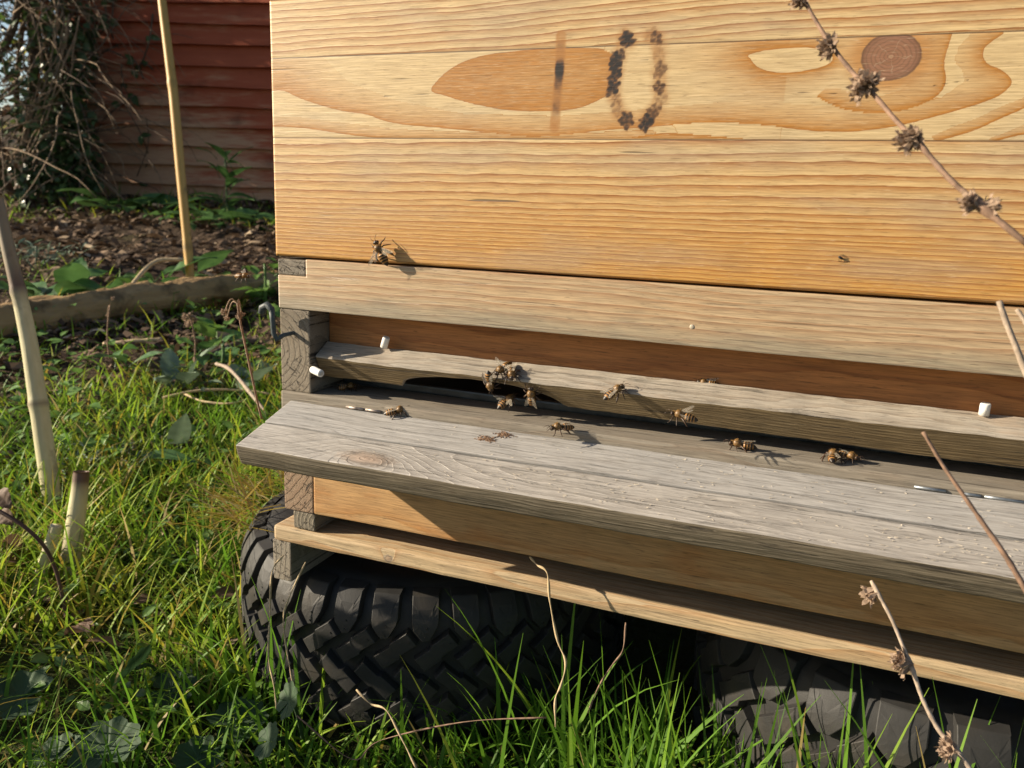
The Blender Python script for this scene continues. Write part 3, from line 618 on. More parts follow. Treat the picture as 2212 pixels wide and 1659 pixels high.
def bee_meshes():
    b = MB(); k = .001; N = 14
    prof = [(6.75, .05, .05, .55), (6.6, .75, .8, .5), (6.1, 1.35, 1.35, .45), (5.4, 1.55, 1.4, .45), (4.9, 1.15, 1.05, .5), (4.55, .55, .6, .6), (4.3, 1.1, 1.2, .8), (3.7, 1.75, 1.85, .95), (2.8, 2.05, 2.15, 1.0), (1.8, 2.05, 2.1, .95), (.9, 1.65, 1.6, .75), (.3, .8, .75, .5), (.0, .45, .45, .4), (-.3, .9, .9, .35), (-.9, 1.75, 1.65, .3), (-1.6, 2.15, 2.0, .25), (-1.75, 2.1, 1.95, .24), (-3.0, 2.3, 2.1, .12), (-3.15, 2.22, 2.03, .11), (-4.4, 2.1, 1.9, 0), (-4.55, 2.02, 1.82, 0), (-5.7, 1.6, 1.4, -.15), (-5.85, 1.5, 1.3, -.16), (-6.8, .85, .75, -.3), (-7.3, .3, .28, -.36), (-7.5, .04, .04, -.38)]
    V = []
    for x, ry, rz, zc in prof: V += [(x * k, ry * math.sin(2 * math.pi * i / N) * k, (zc + rz * math.cos(2 * math.pi * i / N) + 2.6) * k) for i in range(N)]
    F = [[i * N + q, i * N + (q + 1) % N, (i + 1) * N + (q + 1) % N, (i + 1) * N + q] for i in range(len(prof) - 1) for q in range(N)]
    b.add(V, F, 0.0)
    for sy in (1, -1):
        def P(x, y, z): return Vector((x * k, y * sy * k, (z + 2.6) * k))
        for pts, r in (([P(3.6, 1.2, -.4), P(4.6, 2.8, .3), P(5.4, 3.9, -1.4), P(6.2, 4.4, -2.5), P(6.8, 4.6, -2.6)], [.32, .36, .26, .17, .12]),
                       ([P(2.4, 1.3, -.7), P(2.6, 3.2, .4), P(2.2, 4.7, -1.4), P(2.0, 5.4, -2.5), P(1.9, 6.0, -2.6)], [.32, .38, .28, .18, .12]),
                       ([P(1.4, 1.2, -.7), P(.2, 3.0, .5), P(-1.7, 4.2, -.5), P(-3.0, 4.6, -2.2), P(-3.6, 4.8, -2.6)], [.34, .42, .52, .30, .13])):
            b.tube([q for q in pts], [q * k for q in r], 6, 1.0)
        b.tube([P(6.5, .5, 1.0), P(7.3, .9, 1.9), P(8.6, 1.6, 1.3), P(9.4, 2.0, .4)], [.14 * k, .12 * k, .13 * k, .10 * k], 5, 1.0)
        # eye
        ez = []; ef = []
        for i in range(7):
            for q in range(8):
                t = math.pi * i / 6; p = 2 * math.pi * q / 8
                ez.append(P(5.75 + .75 * math.sin(t) * math.cos(p) * .8, 1.15 + .42 * math.sin(t) * math.sin(p), .65 + .95 * math.cos(t)))
        ef = [[i * 8 + q, i * 8 + (q + 1) % 8, (i + 1) * 8 + (q + 1) % 8, (i + 1) * 8 + q] for i in range(6) for q in range(8)]
        b.add(ez, ef, 1.0)
    f = MB(); rr = random.Random(2)
    for i in range(420):
        a = rr.uniform(-2.2, 2.2); x = rr.uniform(-.6, 5.6) if i < 340 else rr.uniform(-5, -.6)
        rad_ = float(np.interp(x, [-5, -3, -.6, 0, .3, .9, 1.8, 2.8, 3.7, 4.4, 5, 5.6], [1.9, 2.15, 1.4, .5, .8, 1.6, 2.05, 2.1, 1.8, 1.0, 1.1, 1.4]))
        zc = float(np.interp(x, [-5, 0, 3, 6], [0, .4, 1, .5])); ln = .8 if i < 340 else .4
        p = Vector((x * k, rad_ * .95 * math.sin(a) * k, (zc + rad_ * .95 * math.cos(a) + 2.6) * k)); d = Vector((rr.uniform(-.9, .5), math.sin(a), math.cos(a))) * ln * k
        s_ = Vector((rr.uniform(-1, 1), rr.uniform(-1, 1), rr.uniform(-1, 1))).normalized() * .055 * k
        f.add([p - s_, p + s_, p + d], [[0, 1, 2]])
    return b, f
def wing_pts(fore):
    L, Wd = (9.2, 3.0) if fore else (6.4, 2.1); top = []; bot = []
    for i in range(11):
        t = i / 10; w_ = Wd * (math.sin(math.pi * min(1, t ** .75 * .93 + .03)) ** .8) * (.35 + .65 * t) ; top.append((-L * t, .18 * w_ + .1)); bot.append((-L * t, -.82 * w_ - .1))
    return top + bot[::-1]
def make_bee(spread):
    root = thing('honey_bee', (0, 0, 0), 'bee', 'bee', 'honey bees at the hive entrance'); b, f = bee_meshes()
    bd = b.build('body', BEE_M, root, True, attr='leg'); f.build('fur', FUZZ, bd)
    for sy in (1, -1):
        for fore in (True, False):
            w_ = wing_pts(fore); n = len(w_) // 2; a = math.radians((16 if fore else 9) if not spread else (52 if fore else 34)); up = math.radians(4 if not spread else 16); V = []
            for (x, y) in w_:
                y2 = y * (1 if not spread else 1); xx = x * math.cos(a) - y2 * math.sin(a) * .0 + y2 * math.sin(a); yy = -x * math.sin(a) * 1.0 + y2 * math.cos(a)
                yy = (-x) * math.sin(a) + y2 * math.cos(a) * (-1 if False else 1)
                V.append(((2.6 if fore else 1.9) * .001 + xx * .001, sy * (.9 + yy) * .001, (4.35 if fore else 4.15) * .001 + abs(x) * math.tan(up) * .001 * .5 + .0002 * math.sin(y * 2.2)))
            F = [[i, i + 1, 2 * n - 2 - i, 2 * n - 1 - i] for i in range(n - 1)]
            mesh('wing', V, F, WING_M, root, True)
    return root
PROTO = {}
def bee(spread, P, head, tail, up, label, size=1.0, lift=0.0, roll=0.0):
    if spread not in PROTO: PROTO[spread] = o = make_bee(spread)
    else: o = copy_tree(PROTO[spread])
    up = Vector(up).normalized(); fw = Vector(head) - Vector(tail); fw = (fw - up * fw.dot(up)).normalized(); sd = up.cross(fw)
    m = Matrix((fw, sd, up)).transposed()
    if roll: m = m @ Matrix.Rotation(roll, 3, 'X')
    o.rotation_euler = m.to_euler(); o.scale = (size * 1.1,) * 3; o.location = Vector(P) + up * lift; o['label'] = label
    return o
def bee_on(hpx, tpx, p0, nrm, label, spread=False, size=1.0, lift=0.0, roll=0.0, sink=.0005):
    n = Vector(nrm).normalized(); p0 = Vector(p0) + n * .0025
    h, t = onplane(*hpx, p0, n), onplane(*tpx, p0, n)
    return bee(spread, (h + t) / 2 - n * .0025 - n * sink + n * lift, h, t, n, label, size, 0, roll)
FRONT, NF = (0, 0, 0), (0, -1, 0)
SILL, NU = (0, 0, -.0871), (0, -.05, 1)
BT, NT = (0, FT[0], FT[1]), (0, -ed[0] * 0 - math.sin(tt), math.cos(tt))
BFc, NFc = (0, FT[0], FT[1]), (0, -math.cos(tt), -math.sin(tt))
LB, NL = (0, lp(0, 0)[0], lp(0, 0)[1]), (0, -math.sin(math.radians(16.6)), math.cos(math.radians(16.6)))
bee_on((817, 523), (837, 568), FRONT, NF, 'honey bee with half-open wings climbing the pale box front above its long shadow', True, 1.05, .002)
bee_on((1072, 808), (1102, 783), BT, NT, 'honey bee with one wing raised in the trio on the entrance bar', True, .95)
bee_on((1106, 824), (1104, 785), BT, NT, 'honey bee with folded wings facing down in the trio on the entrance bar', False, .95)
bee_on((1063, 850), (1052, 798), BFc, NFc, 'pale striped honey bee crawling head down over the edge of the entrance bar', False, .95)
bee_on((1116, 858), (1074, 888), (0, .012, -.0871), (0, -.5, 1), 'reddish honey bee at the dark arch with wings held up', True, .95, .002)
bee_on((1147, 836), (1149, 876), BFc, NFc, 'honey bee seen from behind crawling up at the right end of the arch', False, 1.0)
bee_on((1350, 832), (1303, 862), BT, NT, 'honey bee with shiny folded wings on the edge of the entrance bar, alone', False, .98)
bee_on((1188, 926), (1238, 921), SILL, NU, 'honey bee walking to the left on the sill, below the right end of the arch', False, .98)
fb = bee(True, on(1475, 910, 1, -.012) , on(1450, 904, 1, -.012), on(1502, 916, 1, -.012), (0.1, -.25, 1), 'honey bee in the air just in front of the entrance bar', .95)
bee_on((1578, 958), (1628, 964), SILL, NU, 'honey bee on the sill turned to the left, second from the right', False, .95)
bee_on((1800, 968), (1797, 1003), SILL, NU, 'honey bee with banded abdomen towards us near the entrance gap, furthest right', False, .95)
bee_on((1848, 988), (1812, 978), SILL, NU, 'half hidden honey bee close beside the right-most banded one', False, .85)
bee_on((878, 884), (832, 892), LB, NL, 'golden honey bee standing beside the rusty hinge of the landing board', False, .95)
fb2 = bee(True, on(525, 604, 1, .10), on(545, 601, 1, .10), on(506, 606, 1, .10), (0.05, -.3, 1), 'honey bee flying in front of the garden, left of the hive', .95)
bee_on((765, 834), (735, 836), (0, .02, -.0871), NU, 'dark honey bee deep in the shaded left corner of the entrance slot', False, .85)
bee_on((1512, 820), (1545, 824), (0, .0215, -.054), (0, -.7, .7), 'honey bee half hidden behind the back edge of the entrance bar', False, .8, -.002)
# a small fly
b = MB(); f0 = on(1816, 557, 1, 0.0); k = .001
b.tube([f0 + Vector((-.0012, -.0009, .0006)), f0 + Vector((-.0009, -.0010, .0005)), f0 + Vector((-.0003, -.0011, .0002)), f0 + Vector((.0006, -.0009, -.0003)), f0 + Vector((.0014, -.0006, -.0008))], [.0001, .0005, .0006, .0005, .0001], 8)
for s_ in (1, -1):
    for dx in (-.0006, 0, .0006): b.tube([f0 + Vector((dx, -.0008, 0)), f0 + Vector((dx + .0003 * s_, -.0011, .001 * s_)), f0 + Vector((dx + .0004 * s_, -.0001, .0017 * s_))], .00009, 4)
tag(b.build('small_fly', plain('fly black', (.02, .016, .013), .4), None, True, f0), 'tiny dark fly sitting on the lower right of the box front', 'fly')
# ================================================================ DEAD STEMS IN FRONT OF THE HIVE
stem_br = plain('dead stem brown', (.20, .125, .085), .75, .25, .45, 260)
stem_gr = plain('dead stem grey', (.32, .25, .19), .75, .25, .35, 260)
stem_st = plain('dead straw stem', (.45, .34, .20), .7, .25, .3, 260)
calyx_m = None
def calyx_mat():
    g = G('dry calyx'); n = g.noise(g.obj(), 380, 4); return g.leafy(g.mix(n, (.17, .11, .075), (.50, .37, .27)), .8, .15, None, .25)
calyx_m = calyx_mat()
def curve_pts(p, sub=6):
    p = [np.array(q) for q in p]; P = [2 * p[0] - p[1]] + p + [2 * p[-1] - p[-2]]; out = []
    for i in range(1, len(P) - 2):
        for k in range(sub):
            t = k / sub; a, b_, c, d = P[i - 1], P[i], P[i + 1], P[i + 2]
            out.append(Vector(.5 * ((2 * b_) + (-a + c) * t + (2 * a - 5 * b_ + 4 * c - d) * t * t + (-a + 3 * b_ - 3 * c + d) * t ** 3)))
    out.append(Vector(p[-1])); return out
def calyx(b, p, d, L, rr):
    """a dry funnel-shaped calyx ending in points"""
    d = Vector(d).normalized(); u = d.orthogonal().normalized(); v = d.cross(u); ph = rr.uniform(0, 6)
    for k in range(5):
        a = ph + 2 * math.pi * k / 5; rad_ = lambda t: (.10 + .30 * t + (.15 if t > .8 else 0)) * L
        V = []
        for t, w_ in ((0, .25), (.35, .55), (.7, .6), (.85, .35), (1.08, .03)):
            for s_ in (-1, 1):
                aa = a + s_ * w_; r = rad_(t) * rr.uniform(.9, 1.1); V.append(p + d * (L * t) + (u * math.cos(aa) + v * math.sin(aa)) * r)
        b.add(V, [[2 * i, 2 * i + 1, 2 * i + 3, 2 * i + 2] for i in range(4)])
def dead_stem(pix, depth, rads, whorls, label, mat, seed, tilt=0.0):
    rr = random.Random(seed); pts = []
    for i, q in enumerate(pix):
        dep = depth[0] + (depth[1] - depth[0]) * i / (len(pix) - 1); pts.append(on(q[0], q[1], 1, dep))
    cp = curve_pts(pts); n = len(cp); base = cp[-1]
    th = thing('dried_plant', base, label, 'dead stem', 'dead stems in front of the hive')
    b = MB(); rs = [rads[0] + (rads[1] - rads[0]) * i / (n - 1) + rr.gauss(0, .00006) for i in range(n)]
    for wx, wy, *_ in whorls:
        for i, p in enumerate(cp):
            dd = (p - on(wx, wy, 1, p.y)).length
            if dd < .004: rs[i] *= 1.35
    b.tube(cp, rs, 8); b.build('stem', mat, th, True)
    for wx, wy, cnt, size, side in whorls:
        c = min(cp, key=lambda p: (p - on(wx, wy, 1, p.y)).length); w_ = MB()
        for k in range(cnt):
            a = rr.uniform(0, 2 * math.pi); d = Vector((side[0] + .75 * math.cos(a), rr.uniform(-.8, .6), side[1] + .55 * math.sin(a)))
            calyx(w_, c + Vector((rr.gauss(0, .0008), rr.gauss(0, .0007), rr.gauss(0, .0008))), d, size * rr.uniform(.75, 1.15), rr)
        w_.build('seed_head', calyx_m, th)
    return th
dead_stem([(1715, -40), (1745, 15), (1790, 90), (1838, 152), (1888, 205), (1940, 265), (1985, 310), (2050, 385), (2125, 450), (2220, 528)], (-.10, -.15), (.0006, .0010),
  [(1735, 2, 11, 0.00310, (-.7, .2)), (1795, 95, 20, 0.00383, (-.7, .15)), (1868, 182, 31, 0.00416, (-.5, .1)), (1978, 303, 25, 0.00403, (-.8, -.1)), (2118, 442, 15, 0.00389, (-1.2, .1)), (2128, 446, 11, 0.00350, (1.3, .35))],
  'dark dead stem with five bristly seed heads slanting across the front of the box', stem_br, 1)
dead_stem([(1994, 933), (2040, 1010), (2085, 1075), (2130, 1140), (2175, 1205), (2225, 1290)], (-.115, -.125), (.0006, .0011), [], 'bare dead stem slanting across the right end of the landing board', stem_br, 2)
dead_stem([(1882, 1255), (1897, 1283), (1925, 1335), (1950, 1395), (1972, 1450), (1995, 1515), (2030, 1580), (2070, 1625), (2115, 1690)], (-.062, -.095), (.00075, .0011),
  [(1890, 1280, 6, 0.00576, (-.3, -.9)), (1966, 1435, 12, 0.00576, (-1.0, .05)), (2060, 1615, 12, 0.00576, (-1.0, -.05))], 'pale dead stem with three dry seed heads bending down past the lower slat', stem_gr, 3)
dead_stem([(2158, 650), (2175, 700), (2195, 750), (2230, 840)], (-.10, -.105), (.0010, .0011), [], 'short pale broken stem at the right edge beside the rail', stem_gr, 4)
dead_stem([(2196, 668), (2215, 695), (2240, 740)], (-.11, -.112), (.0008, .0009), [], 'stub of a pale stem in the right corner, cut by the picture edge', stem_gr, 5)
def wisp(pix, depth, r, label, mat=stem_st, grp='dry wisps hanging below the stand'):
    pts = [on(q[0], q[1], 1, depth[0] + (depth[1] - depth[0]) * i / (len(pix) - 1)) for i, q in enumerate(pix)]
    cp = curve_pts(pts); b = MB(); n = len(cp); b.tube(cp, [r * (.7 + .3 * math.sin(i * .9)) for i in range(n)], 6)
    return tag(b.build('dry_wisp', mat, None, True, cp[-1]), label, 'dry stem', grp)
wisp([(1145, 1203), (1160, 1220), (1182, 1238), (1188, 1300), (1205, 1385), (1222, 1430), (1212, 1480), (1200, 1510), (1200, 1570)], (-.006, -.03), .0009, 'kinked straw-coloured wisp hanging from under the landing board over the slat')
wisp([(612, 1200), (588, 1235), (583, 1330), (580, 1420), (590, 1470), (598, 1530)], (-.012, -.03), .0008, 'straight straw wisp standing against the left side of the tyre')
wisp([(660, 1215), (625, 1290), (612, 1340), (622, 1420), (634, 1480)], (-.004, -.02), .0008, 'thin straw wisp leaning across the tyre treads below the bearer', stem_st)
wisp([(1352, 1345), (1345, 1405), (1320, 1440), (1290, 1490), (1270, 1540)], (.0, -.02), .0007, 'brown wisp with a small knot in the dark gap between the tyres', stem_br)
wisp([(770, 1490), (800, 1520), (835, 1535), (870, 1600), (900, 1660)], (-.04, -.06), .0008, 'bent straw wisp lying in the grass before the tyre', stem_st)
wisp([(640, 1545), (760, 1640), (820, 1600), (1000, 1560), (1180, 1550)], (-.05, -.03), .0006, 'long thin wisp looping through the grass at the foot of the tyre', stem_br)
# ================================================================ GROUND
def vnoise(x, y, s, seed):
    x = np.asarray(x) * s; y = np.asarray(y) * s; xi = np.floor(x).astype(int); yi = np.floor(y).astype(int); fx = x - xi; fy = y - yi
    h = lambda a, b_: ((np.sin(a * 127.1 + b_ * 311.7 + seed * 74.7) * 43758.5453) % 1.0)
    ux = fx * fx * (3 - 2 * fx); uy = fy * fy * (3 - 2 * fy)
    return (h(xi, yi) * (1 - ux) + h(xi + 1, yi) * ux) * (1 - uy) + (h(xi, yi + 1) * (1 - ux) + h(xi + 1, yi + 1) * ux) * uy
def soilness(x, y):     # 0 = lawn, 1 = bare bed, by distance from the lawn's edge
    d = np.hypot(np.asarray(x) - CAM[0], np.asarray(y) - CAM[1]) + .25 * (vnoise(x, y, 5, 3) - .5)
    return np.clip((d - 1.28) / .25, 0, 1)
def height(x, y):
    x = np.asarray(x, float); y = np.asarray(y, float); d = np.hypot(x - CAM[0], y - CAM[1]); a = np.clip((d - .5) / 1.2, 0.15, 1)
    return GA + GB * x + GC * y + a * (.035 * (vnoise(x, y, 3.1, 1) - .5) + .022 * (vnoise(x, y, 9, 2) - .5) + .012 * (vnoise(x, y, 26, 5) - .5))
def axis_pts(a, b, c, n, p):   # denser near c
    t = np.linspace(-1, 1, n); q = np.sign(t) * np.abs(t) ** p; return np.where(q < 0, c + q * (c - a), c + q * (b - c))
gx = axis_pts(-60, 60, -.3, 300, 3.2); gy = axis_pts(-30, 80, .4, 300, 3.2)
X, Y = np.meshgrid(gx, gy, indexing='ij'); Z = height(X, Y); ii = np.arange(X.size).reshape(X.shape)
F = np.stack([ii[:-1, :-1], ii[1:, :-1], ii[1:, 1:], ii[:-1, 1:]], -1).reshape(-1, 4)
def soil_mat():
    g = G('soil'); p = g.pos(); n = g.noise(p, 14, 6, .65); f = g.noise(p, 140, 4, .6); big = g.noise(p, 2.2, 3)
    c = g.mix(n, (.030, .020, .014), (.11, .074, .048)); c = g.mix(g.math('MULTIPLY', g.step(f, .55, .75), .5), c, (.14, .105, .075))
    gr = g.math('MULTIPLY', g.math('SUBTRACT', 1.0, g.attr('soil')), .75); c = g.mix(gr, c, (.030, .042, .010))
    c = g.mix(g.math('MULTIPLY', g.step(big, .52, .66), .5), c, (.055, .062, .018))
    return g.fin(c, .95, .1, g.bump(g.math('ADD', n, f), .9, .012))
o = mesh('ground', np.stack([X, Y, Z], -1).reshape(-1, 3), F, soil_mat(), None, True, {'soil': soilness(X, Y).ravel()}); o['kind'] = 'structure'
def G3(px, py, h=0.0):
    q = ground(px, py); return Vector((q.x, q.y, float(height(q.x, q.y)) + h))
# ================================================================ GRASS: blades as ribbons
def grass_mat():
    g = G('grass blade'); t = g.attr('tint'); l = g.attr('along'); n = g.noise(g.pos(), 40, 3)
    c = g.ramp(t, [(0, (.040, .105, .012)), (.35, (.14, .31, .022)), (.62, (.31, .44, .034)), (.78, (.42, .36, .04)), (.88, (.44, .28, .05)), (1.0, (.42, .33, .17))])
    c = g.mix(g.math('MULTIPLY', n, .4), c, (.10, .16, .03)); tipd = g.math('MULTIPLY', g.step(l, .75, 1.0), g.step(t, .55, .8)); c = g.mix(g.math('MULTIPLY', tipd, .6), c, (.38, .26, .07))
    return g.leafy(c, .55, .28, None, .45)
GRASS_M = grass_mat()
def blades(name, bx, by, bz, hgt, wid, lean, tint, S=6, az=None, curl=None, mat=None):
    N = len(bx); az = RNG.uniform(0, 2 * np.pi, N) if az is None else az; curl = RNG.uniform(.3, 1.3, N) if curl is None else curl
    tw = az + np.pi / 2 + RNG.normal(0, .5, N); dx, dy = np.cos(az), np.sin(az); sx, sy = np.cos(tw), np.sin(tw)
    t = np.linspace(0, 1, S)[None, :]; H = hgt[:, None]; ang = lean[:, None] + curl[:, None] * t * 1.0
    st = H / (S - 1); hor = np.cumsum(np.sin(ang), 1) * st - np.sin(ang[:, :1]) * st; ver = np.cumsum(np.cos(ang), 1) * st - np.cos(ang[:, :1]) * st
    px = bx[:, None] + dx[:, None] * hor; py = by[:, None] + dy[:, None] * hor; pz = bz[:, None] + ver
    wd = wid[:, None] * np.clip(1.05 - t ** 1.7, .04, 1) * np.clip(.55 + 1.6 * t, 0, 1) * .5
    Lp = np.stack([px - sx[:, None] * wd, py - sy[:, None] * wd, pz], -1); Rp = np.stack([px + sx[:, None] * wd, py + sy[:, None] * wd, pz], -1)
    V = np.stack([Lp, Rp], 2).reshape(-1, 3); base = (np.arange(N) * S * 2)[:, None]; k = np.arange(S - 1)[None, :] * 2
    F = np.stack([base + k, base + k + 1, base + k + 3, base + k + 2], -1).reshape(-1, 4)
    A = dict(tint=np.repeat(tint, S * 2), along=np.tile(np.repeat(np.linspace(0, 1, S), 2), N))
    o = mesh(name, V, F, mat or GRASS_M, None, True, A); o['kind'] = 'stuff'; return o
TY = ((.0355, .1665, .160), (.4230, .1700, .159))
def scatter(n, r0, r1, a0, a1, pw=1.0):
    """points on the ground around the camera's foot; angle measured from the way the camera looks"""
    fw = math.atan2(ROT[2][1], ROT[2][0]); r = r0 + (r1 - r0) * RNG.uniform(0, 1, n) ** pw; a = fw - np.radians(RNG.uniform(a0, a1, n))
    return CAM[0] + r * np.cos(a), CAM[1] + r * np.sin(a), r
def clear(x, y, pad=0.0, under=True):
    k = np.ones(len(x), bool)
    for cx, cy, R in TY: k &= (x - cx) ** 2 + (y - cy) ** 2 > (R + pad) ** 2
    if under: k &= ~((x > .0) & (x < .47) & (y > .06) & (y < .5))
    return k
# lawn to the left and in front
x, y, r = scatter(30000, .42, 1.5, -62, 40, .85); keep = clear(x, y, .003) & (RNG.uniform(0, 1, len(x)) > soilness(x, y) * .96) & (vnoise(x, y, 11, 9) + RNG.uniform(-.3, .3, len(x)) > .28)
x, y, r = x[keep], y[keep], r[keep]; N = len(x)
pt_ = vnoise(x, y, 6, 21); front = np.clip((.02 - y) / .15, 0, 1) * np.clip((x + .1) / .1, 0, 1)
h = (.036 + .075 * RNG.beta(2, 2.6, N)) * (.7 + .7 * pt_) * (1 + .35 * front) * np.clip(1.25 - r * .42, .55, 1) * (1 - .45 * ((x > -.02) & (x < .24) & (y < .03) & (y > -.16)))
tint = np.clip(.33 + .32 * (vnoise(x, y, 4.5, 8) - .35) + RNG.normal(0, .13, N) + .16 * (r > .65) - .12 * front, .02, .86); dry = RNG.uniform(0, 1, N) < .045 + .06 * (r > .6); tint[dry] = RNG.uniform(.82, 1, dry.sum())
blades('grass', x, y, height(x, y) - .004, h, RNG.uniform(.0015, .0040, N), np.abs(RNG.normal(.32, .32, N)), tint)
# short fine moss-like turf under it
x, y, r = scatter(26000, .42, 1.55, -62, 40, .8); keep = clear(x, y, .0) & (RNG.uniform(0, 1, len(x)) > soilness(x, y) * .9); x, y = x[keep], y[keep]; N = len(x)
blades('turf', x, y, height(x, y) - .002, RNG.uniform(.010, .030, N), RNG.uniform(.0009, .0022, N), np.abs(RNG.normal(.7, .4, N)), np.clip(.34 + RNG.normal(0, .2, N) + .2 * (vnoise(x, y, 7, 4) - .5), .02, 1), 4)
# long blades standing in front of the tyres
tall = []
def tuft(px, py, n, hh, sp=.02, lean=.18):
    q = ground(px, py)
    for _ in range(n): tall.append((q.x + RNG.normal(0, sp), q.y + RNG.normal(0, sp * .5), hh * RNG.uniform(.55, 1.1), abs(RNG.normal(lean, .15))))
for px in range(830, 2260, 62): tuft(px + RNG.uniform(-30, 30), 1690 + RNG.uniform(-40, 90) - (px > 1300) * 15, 9 if px > 1150 else 4, (.085 if px > 1150 else .055) + .02 * (px > 1400))
for px, py, hh in ((900, 1640, .115), (1060, 1640, .11), (1290, 1600, .15), (1440, 1620, .135), (1650, 1640, .14), (1760, 1650, .125), (1480, 1640, .12), (1850, 1660, .12), (2080, 1680, .12), (2180, 1680, .11), (1200, 1640, .10), (620, 1600, .12), (560, 1560, .12), (590, 1520, .11), (545, 1480, .10)): tuft(px, py, 4, hh, .012, .12)
for px in range(40, 620, 58): tuft(px, 1700 + RNG.uniform(-60, 60), 4, .075)
for _ in range(190):
    X_ = RNG.uniform(.235, .53); tall.append((X_, RNG.uniform(-.085, .0) , RNG.uniform(.085, .15 + .055 * min(1, max(0, (X_ - .25) / .1))), abs(RNG.normal(.10, .12))))
for _ in range(26): tall.append((RNG.uniform(.17, .27), RNG.uniform(-.05, .05), RNG.uniform(.07, .15), abs(RNG.normal(.12, .14))))
tall = np.array(tall); k = clear(tall[:, 0], tall[:, 1], .004); tall = tall[k]; N = len(tall)
ta = np.clip(RNG.normal(.27, .14, N), .02, .7); dry = RNG.uniform(0, 1, N) < .05; ta[dry] = .97
blades('tall_grass', tall[:, 0], tall[:, 1], height(tall[:, 0], tall[:, 1]) - .005, tall[:, 2], RNG.uniform(.0026, .0046, N), tall[:, 3], ta, 9, None, RNG.uniform(0, .75, N))
# yellowing long blades by the landing board and straw caught on the tyre
P = []
for px, py, n, hh in ((560, 1130, 60, .06), (480, 1080, 60, .065), (420, 1010, 40, .06), (540, 1010, 40, .055), (330, 1060, 30, .06), (250, 1000, 24, .06), (440, 1180, 40, .06)):
    q = ground(px, py)
    for _ in range(n): P.append((q.x + RNG.normal(0, .045), q.y + RNG.normal(0, .05), hh * RNG.uniform(.5, 1.2), abs(RNG.normal(.75, .35))))
P = np.array(P); P = P[clear(P[:, 0], P[:, 1], .004)]; N = len(P); P[:, 0] += RNG.normal(0, .012, N)
blades('yellow_grass', P[:, 0], P[:, 1], height(P[:, 0], P[:, 1]), P[:, 2], RNG.uniform(.0026, .0056, N), P[:, 3], np.clip(RNG.normal(.70, .14, N), .40, 1), 8, None, RNG.uniform(.2, 1.6, N))
n = 260; an = RNG.uniform(-2.4, -.9, n); rr_ = .158 + RNG.normal(0, .007, n)
blades('dry_straw', .0355 + rr_ * np.sin(an), .1665 - rr_ * np.cos(an), -.231 + RNG.uniform(0, .012, n), RNG.uniform(.03, .085, n), RNG.uniform(.0010, .0022, n), RNG.uniform(.9, 1.5, n), np.clip(RNG.normal(.9, .12, n), .5, 1), 7, an + np.pi / 2 + RNG.normal(0, .9, n) + np.pi, RNG.uniform(-.1, .5, n))
# ---------------------------------------------------------------- small weed leaves in the turf
def leaf_mat(name, dark, light, rough=.42, thin=.3, vs=900, vein=.25):
    g = G(name); o = g.obj(); n = g.noise(g.pos(), 60, 4); big = g.noise(g.pos(), 9, 2)
    c = g.mix(n, dark, light); c = g.mix(g.math('MULTIPLY', g.step(big, .5, .7), .35), c, tuple(min(1, q * 1.5) for q in light))
    v = g.attr('vein'); c = g.mix(g.math('MULTIPLY', v, vein), c, tuple(min(1, q * 1.9 + .02) for q in light))
    return g.leafy(c, rough, .45, g.bump(g.math('SUBTRACT', n, g.math('MULTIPLY', v, .6)), .5, .002), thin)
WEED_M = leaf_mat('weed leaf', (.035, .075, .016), (.10, .18, .035)); DOCK_M = leaf_mat('dock leaf', (.030, .085, .028), (.085, .17, .045)); DARK_M = leaf_mat('dark round leaf', (.016, .040, .014), (.042, .085, .032), .72, .2, vein=.25)
NETTLE_M = leaf_mat('nettle leaf', (.05, .12, .02), (.14, .25, .05), .45, .35); GREYG_M = leaf_mat('grey green leaf', (.07, .11, .07), (.17, .23, .15), .6, .2); YELL_M = leaf_mat('yellow leaf', (.16, .17, .02), (.34, .33, .05), .5, .4); DRYL_M = leaf_mat('brown leaf', (.045, .026, .017), (.16, .095, .06), .7, .2); IVY_M = leaf_mat('ivy leaf', (.018, .04, .014), (.06, .10, .03), .35, .15)
def leaf(b, base, d, up, L, Wd, kind='ovate', droop=.4, fold=.25, ser=0.0, nx=9, ny=4, wav=0.0, rnd=random):
    """one blade: length L along d from its base, width Wd, drooping and folded on the midrib"""
    d = Vector(d).normalized(); up = Vector(up); up = (up - d * up.dot(d)).normalized(); sd = d.cross(up); V = []; A = []; ph = rnd.uniform(0, 6)
    for i in range(nx + 1):
        t = i / nx
        if kind == 'ovate': w_ = math.sin(math.pi * min(.995, t ** .72)) ** .85
        elif kind == 'lance': w_ = math.sin(math.pi * min(.995, t ** .85)) ** 1.1
        elif kind == 'heart': w_ = math.sin(math.pi * min(.995, (.12 + .88 * t) ** .62)) ** .8
        else: w_ = math.sin(math.pi * min(.995, t)) ** .5
        if ser: w_ *= 1 + ser * (1 if i % 2 else -1)
        w_ = max(w_, .03)
        c = Vector(base) + d * (L * math.sin(min(1.5, t * droop) ) / max(droop, .01) if droop > .05 else L * t) - up * (L * (1 - math.cos(t * droop)) / max(droop, .01) if droop > .05 else 0)
        for k in range(-ny // 2, ny // 2 + 1):
            s_ = k / (ny / 2); q = c + sd * (s_ * w_ * Wd / 2) + up * (abs(s_) * fold * w_ * Wd / 2 + wav * Wd * math.sin(t * 9 + s_ * 2 + ph))
            V.append(q); A.append(1.0 if k == 0 else (.5 if (i % 2 == 0) else 0))
    m = ny + 1; F = [[i * m + k, i * m + k + 1, (i + 1) * m + k + 1, (i + 1) * m + k] for i in range(nx) for k in range(ny)]
    b.add(V, F, A)
